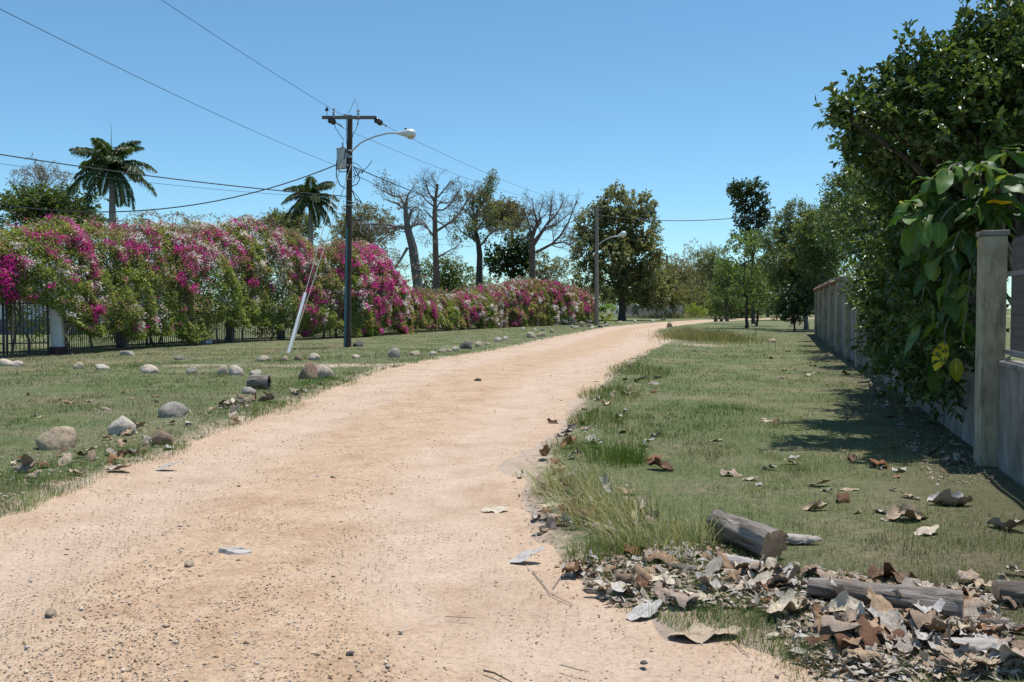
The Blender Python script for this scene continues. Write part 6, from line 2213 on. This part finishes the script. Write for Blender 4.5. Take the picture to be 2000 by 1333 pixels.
def lawn(name, label, n, ymin, ymax, pxmin, pxmax, side, seed):
    r = np.random.default_rng(seed)
    X, Y = fan_points(n, ymin, ymax, pxmin, pxmax, r)
    # part of the blades stand in little clumps
    nt_ = n // 3
    tx, ty = fan_points(nt_ // 11, ymin, min(ymax, 34), pxmin, pxmax, r)
    kk = np.repeat(np.arange(len(tx)), 11)
    spread_ = 0.022 * (1 + 0.12 * ty[kk])
    X = np.concatenate([X[:n - len(kk)], tx[kk] + r.normal(size=len(kk)) * spread_])
    Y = np.concatenate([Y[:n - len(kk)], ty[kk] + r.normal(size=len(kk)) * spread_])
    clump = np.zeros(n, bool)
    clump[n - len(kk):] = True
    sd = road_sd(X, Y)
    wx = 2.0 + 0.293 * Y
    ok = sd > -0.05 + 0.12 * n2(X, Y, 0.3, 77)
    if side > 0:
        ok &= (X < wx - 0.1) & (X > np.interp(Y, [0, 40, 60, 90], [0, 4, 8, 13]))
    else:
        ok &= (X < np.interp(Y, [0, 20, 40, 80], [-3, -3, 1.5, 9])) & (X > hedge_base_x(np.maximum(Y, HEDGE[0, 1])) - 12)
    patch = n2(X, Y, 1.1, 81) + 0.6 * n2(X, Y, 0.35, 82)
    edge = np.exp(-np.maximum(sd, 0) / 0.35)
    thin = 0.62 - 0.42 * patch - (0.15 if side < 0 else 0.0)
    ok &= r.random(n) > np.clip(thin - 0.5 * edge * (side < 0), 0.02, 0.9)
    ok &= r.random(n) > 0.8 * sstep(0.3, 0.75, n2(X, Y, 2.2, 21))
    # trodden, leaf-covered shade at the foot of the wall
    if side > 0:
        ok &= r.random(n) > 0.85 * np.exp(-((X - wx) / 0.75) ** 2)
    X, Y, sd, patch, edge, clump = X[ok], Y[ok], sd[ok], patch[ok], edge[ok], clump[ok]
    n = len(X)
    H = (0.022 + 0.022 * r.random(n)) * (1 + 0.35 * np.clip(patch, -0.5, 1)) + 0.0004 * Y
    H += edge * (0.05 if side < 0 else 0.035) * r.random(n)
    H = H * np.where(clump, 1.0 + 0.9 * r.random(n), 1.0)
    Wd = np.maximum(0.0046, 0.0006 * Y)
    g = palette(n, [(0.10, 0.165, 0.046), (0.15, 0.22, 0.068), (0.205, 0.26, 0.095)], 0.25, r)
    d = palette(n, [(0.28, 0.25, 0.16), (0.36, 0.32, 0.22), (0.23, 0.21, 0.135)], 0.25, r)
    big = n2(X, Y, 2.5, 83)
    dry = np.clip((0.38 if side > 0 else 0.46) - 0.42 * patch - 0.5 * big - 0.5 * edge * (1 if side < 0 else 0.5) + (0.10 if side < 0 else 0), 0.05, 0.95)
    cols = np.where(r.random((n, 1)) < dry[:, None], d, g)
    mott = 1 + 0.38 * n2(X, Y, 0.16, 84) + 0.30 * n2(X, Y, 0.5, 85) + 0.18 * n2(X, Y, 1.7, 86)
    cols = np.clip(cols * (mott * r.uniform(0.7, 1.35, n))[:, None], 0.01, 0.6)
    H *= 1 + 0.5 * n2(X, Y, 0.22, 87)
    return blades(name, label, X, Y, H, Wd, cols, 0.75, seed)


lawn('lawn_grass', 'short sparse green and straw grass of the right lawn beside the wall', 420000, 3.4, 75, 950, 2150, 1, 201)
lawn('lawn_grass', 'short dull dry grass of the left lawn between hedge and road', 400000, 6.4, 75, -150, 1250, -1, 202)


def tuft(label, cx, cy, rx, ry, n, hmin, hmax, cols, wind, seed, lean=0.35, name='grass_tuft', wd=0.005):
    r = np.random.default_rng(seed)
    x0, y0 = cx, cy
    a = r.uniform(0, 2 * np.pi, n)
    q = np.sqrt(r.random(n)) if wd < 0.015 else np.abs(r.normal(size=n)) * 0.75
    X = x0 + rx * q * np.cos(a)
    Y = y0 + ry * q * np.sin(a)
    Z = ground_h(X, Y) - 0.01
    org = np.array((x0, y0, 0.0))
    h = hmin + (hmax - hmin) * r.random(n)
    d = np.stack([0.5 * (X - x0) / rx, 0.5 * (Y - y0) / ry, np.zeros(n)], 1) * lean * 2 + r.normal(size=(n, 3)) * lean * np.array((1, 1, 0)) + np.array(wind)
    th = r.uniform(0, np.pi, n)
    sd = np.stack([np.cos(th), np.sin(th), 0 * th], 1)
    B = np.stack([X, Y, Z], 1)
    rows = []
    for t, w in ((0.0, 1.0), (0.4, 0.85), (0.75, 0.5)):
        c = B + np.array((0, 0, 1.0)) * (h * (t - 0.28 * t * t * np.linalg.norm(d, axis=1)))[:, None] + d * (h * t * t)[:, None]
        rows.append(c - sd * wd * w / 2)
        rows.append(c + sd * wd * w / 2)
    c = B + np.array((0, 0, 1.0)) * (h * (1 - 0.34 * np.linalg.norm(d, axis=1)))[:, None] + d * h[:, None]
    rows.append(c)
    V = np.stack(rows, 1).reshape(-1, 3) - org
    k = np.arange(n) * 7
    F = np.concatenate([np.stack([k + a_, k + b_, k + c_], 1) for a_, b_, c_ in ((0, 1, 3), (0, 3, 2), (2, 3, 5), (2, 5, 4), (4, 5, 6))])
    o = link(name, new_mesh(name, V, F, np.repeat(cols(n, r), 7, 0)), M['grass'], None, tuple(org))
    tag(o, label, 'grass', 'tall grass clumps')


def greenc(n, r):
    return palette(n, [(0.07, 0.15, 0.02), (0.11, 0.20, 0.035), (0.15, 0.21, 0.05)], 0.2, r)


def dryc(n, r):
    c = palette(n, [(0.50, 0.45, 0.27), (0.42, 0.39, 0.21), (0.56, 0.51, 0.34)], 0.2, r)
    return np.where(r.random((n, 1)) < 0.26, greenc(n, r), c)


def mixc(n, r):
    c = palette(n, [(0.30, 0.27, 0.14), (0.24, 0.23, 0.11)], 0.2, r)
    return np.where(r.random((n, 1)) < 0.65, greenc(n, r), c)


T_ = [('fresh green grass tuft on the right road edge', 1205, 912, 0.3, 0.28, 560, 0.16, 0.40, greenc, (0.0, 0, 0)),
      ('tall dry grass clump just below the fresh green tuft', 1120, 965, 0.36, 0.34, 560, 0.14, 0.42, dryc, (-0.3, 0, 0)),
      ('tall straw grass clump in the middle of the right road edge', 1185, 1020, 0.40, 0.32, 720, 0.14, 0.44, dryc, (-0.35, 0, 0)),
      ('green and straw grass clump left of the short sawn log', 1285, 1065, 0.42, 0.3, 640, 0.1, 0.38, dryc, (-0.3, 0, 0)),
      ('low green grass clump at the left end of the leaf heap', 1180, 1085, 0.28, 0.22, 420, 0.06, 0.18, mixc, (-0.1, 0, 0)),
      ('thin mixed grass clump left of the fresh green tuft', 1120, 890, 0.34, 0.5, 420, 0.08, 0.22, mixc, (0, 0, 0)),
      ('mixed grass clump behind the fresh green tuft', 1165, 830, 0.4, 0.9, 620, 0.1, 0.26, mixc, (0, 0, 0)),
      ('far green strip of long grass along the right road edge', 1190, 775, 0.55, 1.6, 700, 0.1, 0.24, mixc, (0, 0, 0)),
      ('farther strip of long grass where the road starts to bend', 1245, 728, 0.7, 2.6, 700, 0.1, 0.24, mixc, (0, 0, 0)),
      ('green grass lip at the tip of the left lawn by the rock pair', 640, 752, 0.6, 1.2, 700, 0.05, 0.14, greenc, (0, 0, 0)),
      ('green grass fringe on the road edge right of the hollow log', 545, 798, 0.35, 1.2, 700, 0.05, 0.13, greenc, (0, 0, 0)),
      ('green grass fringe below the big boulder at the left edge', 95, 930, 0.4, 0.8, 800, 0.05, 0.13, greenc, (0, 0, 0)),
      ('green grass fringe below the brown broken stone', 290, 885, 0.35, 0.8, 700, 0.05, 0.12, greenc, (0, 0, 0)),
      ('wispy grass around the leaves at the front of the heap', 1480, 1205, 0.3, 0.16, 260, 0.04, 0.1, mixc, (0, 0, 0)),
      ('small green grass tuft on the right lawn left of the tree shadow', 1408, 805, 0.35, 0.35, 200, 0.05, 0.13, greenc, (0, 0, 0))]
for i, (lab, px, py, rx, ry, n, h0, h1, cf, wd_) in enumerate(T_):
    x, y = G(px, py)
    tuft(lab, x, y, rx, ry, n, h0, h1, cf, wd_, 800 + i, wd=max(0.0045, 0.00045 * y))


def strawc(n, r):
    c = palette(n, [(0.30, 0.26, 0.14), (0.25, 0.22, 0.12), (0.36, 0.31, 0.19)], 0.2, r)
    return np.where(r.random((n, 1)) < 0.25, greenc(n, r), c)


x, y = G(1345, 664)
tuft('tall dry straw grass at the inside of the road bend, left patch', x, y, 1.1, 4.5, 3000, 0.18, 0.7, strawc, (0, 0, 0), 830, 0.3, wd=0.016)
x, y = G(1405, 665)
tuft('tall dry straw grass at the inside of the road bend, right patch', x, y, 1.1, 4.2, 2600, 0.15, 0.62, strawc, (0, 0, 0), 831, 0.3, wd=0.016)
x, y = G(1300, 622)
tuft('scrubby dry weeds in front of the far picket fence', x, y - 4, 4.0, 3.0, 1200, 0.4, 1.1, strawc, (0, 0, 0), 832, 0.35, wd=0.05)


def pebbles(name, label, X, Y, S, cols, seed, flat=0.6):
    r = np.random.default_rng(seed)
    n = len(X)
    base = np.array([(1, 0, 0), (-1, 0, 0), (0, 1, 0), (0, -1, 0), (0, 0, 1), (0, 0, -1)], float)
    tri = np.array([(0, 2, 4), (2, 1, 4), (1, 3, 4), (3, 0, 4), (2, 0, 5), (1, 2, 5), (3, 1, 5), (0, 3, 5)])
    sc = r.uniform(0.6, 1.25, (n, 6, 1))
    V = base[None] * sc
    V += r.normal(size=(n, 6, 3)) * 0.18
    V[:, :, 2] *= flat
    a = r.uniform(0, 6.28, n)
    ca, sa = np.cos(a)[:, None], np.sin(a)[:, None]
    x = V[:, :, 0] * ca - V[:, :, 1] * sa
    yv = V[:, :, 0] * sa + V[:, :, 1] * ca
    Z = np.where(road_sd(X, Y) < 0, road_h(X, Y), ground_h(X, Y))
    V = np.stack([x * S[:, None] + X[:, None], yv * S[:, None] + Y[:, None], V[:, :, 2] * S[:, None] + (Z + S * 0.22)[:, None]], 2).reshape(-1, 3)
    F = (tri[None] + (np.arange(n) * 6)[:, None, None]).reshape(-1, 3)
    o = link(name, new_mesh(name, V, F, np.repeat(cols, 6, 0)), M['gravel'])
    tag(o, label, 'gravel', None, 'stuff')


r = np.random.default_rng(31)
X, Y = fan_points(90000, 3.3, 34, -60, 1750, r, 1.35)
sd = road_sd(X, Y)
dn = n2(X, Y, 0.8, 91) + 0.5 * n2(X, Y, 0.25, 92)
uacr = (X + 3.9) / 4.0
pr = 0.34 + 0.42 * dn + 0.25 * np.exp(-((uacr - 0.45) / 0.3) ** 2) - 0.35 * np.exp(-((uacr - 0.88) / 0.16) ** 2)
ok = (sd < 0.12) & (r.random(len(X)) < np.clip(pr, 0.05, 1))
X, Y = X[ok], Y[ok]
n = len(X)
S = 0.0022 + 0.0062 * r.random(n) ** 3 + 0.00022 * Y
S = np.where(r.random(n) < 0.018, S * 2.2, S)
cols = palette(n, [(0.48, 0.33, 0.20), (0.52, 0.39, 0.27), (0.40, 0.27, 0.16), (0.60, 0.49, 0.37), (0.46, 0.42, 0.38)], 0.2, r)
dk = r.random(n) < 0.09
cols[dk] = palette(int(dk.sum()), [(0.17, 0.11, 0.075), (0.22, 0.18, 0.15), (0.25, 0.16, 0.1)], 0.2, r)
pebbles('road_gravel', 'fine orange tan gravel strewn over the dirt road', X, Y, S, cols, 32)

# small dry litter: bits of leaf and bark among the heap, the wall foot and the verge
def litter(name, label, quads, n, seed, cols, smin=0.015, smax=0.05):
    r = np.random.default_rng(seed)
    Xs, Ys = [], []
    for q in quads:
        q = np.array(q, float)
        a, b = r.random(n), r.random(n)
        p = (q[0] * (1 - a)[:, None] + q[1] * a[:, None]) * (1 - b)[:, None] + (q[3] * (1 - a)[:, None] + q[2] * a[:, None]) * b[:, None]
        g_ = np.array([G(px, py) for px, py in p])
        Xs.append(g_[:, 0])
        Ys.append(g_[:, 1])
    X, Y = np.concatenate(Xs), np.concatenate(Ys)
    Z = np.where(road_sd(X, Y) < 0, road_h(X, Y), ground_h(X, Y)) + 0.006
    m = len(X)
    C = np.stack([X, Y, Z + 0.012 * r.random(m)], 1)
    D = unit(np.stack([r.normal(size=m), r.normal(size=m), r.normal(size=m) * 0.3], 1))
    Nn = unit(np.stack([r.normal(size=m) * 0.4, r.normal(size=m) * 0.4, np.ones(m)], 1))
    L = smin + (smax - smin) * r.random(m) ** 1.6 + 0.0004 * Y
    V, F, CC = leaf_tris(C, D, Nn, L, L * r.uniform(0.2, 0.6, m), palette(m, cols, 0.3, r), 0.25, 0.0)
    tag(link(name, new_mesh(name, V, F, CC), M['litter']), label, 'leaf litter', None, 'stuff')


DEADC = [(0.40, 0.32, 0.23), (0.48, 0.42, 0.34), (0.28, 0.19, 0.12), (0.44, 0.41, 0.38), (0.36, 0.3, 0.24)]
litter('leaf_litter', 'crumbled leaf and bark bits under the leaf heap', [[(1080, 1090), (1420, 1070), (1500, 1200), (1200, 1170)], [(1380, 1090), (1920, 1160), (2020, 1333), (1600, 1320)], [(1380, 1090), (1920, 1160), (2020, 1333), (1600, 1320)]], 3200, 71, DEADC, 0.012, 0.085)
litter('leaf_litter', 'crumbled leaf bits scattered over the right road edge', [[(1000, 930), (1150, 780), (1330, 1040), (1030, 1060)], [(1090, 830), (1230, 710), (1300, 760), (1150, 860)]], 700, 72, DEADC, 0.012, 0.05)
litter('leaf_litter', 'dark leaf bits on the bare soil at the wall foot', [[(1640, 690), (1665, 690), (1960, 950), (1820, 950)]], 1400, 73, DEADC, 0.015, 0.07)
litter('leaf_litter', 'leaf bits between the boulders along the left verge', [[(0, 900), (600, 760), (680, 750), (0, 990)]], 1500, 74, DEADC, 0.012, 0.06)
litter('fallen_petals', 'fallen pink and yellow bracts strewn under the hedge and gate', [[(-40, 695), (330, 695), (330, 705), (-40, 740)], [(330, 688), (660, 676), (660, 686), (330, 700)]], 900, 75, [(0.55, 0.08, 0.28), (0.5, 0.2, 0.3), (0.5, 0.42, 0.14), (0.45, 0.36, 0.16)], 0.03, 0.06)
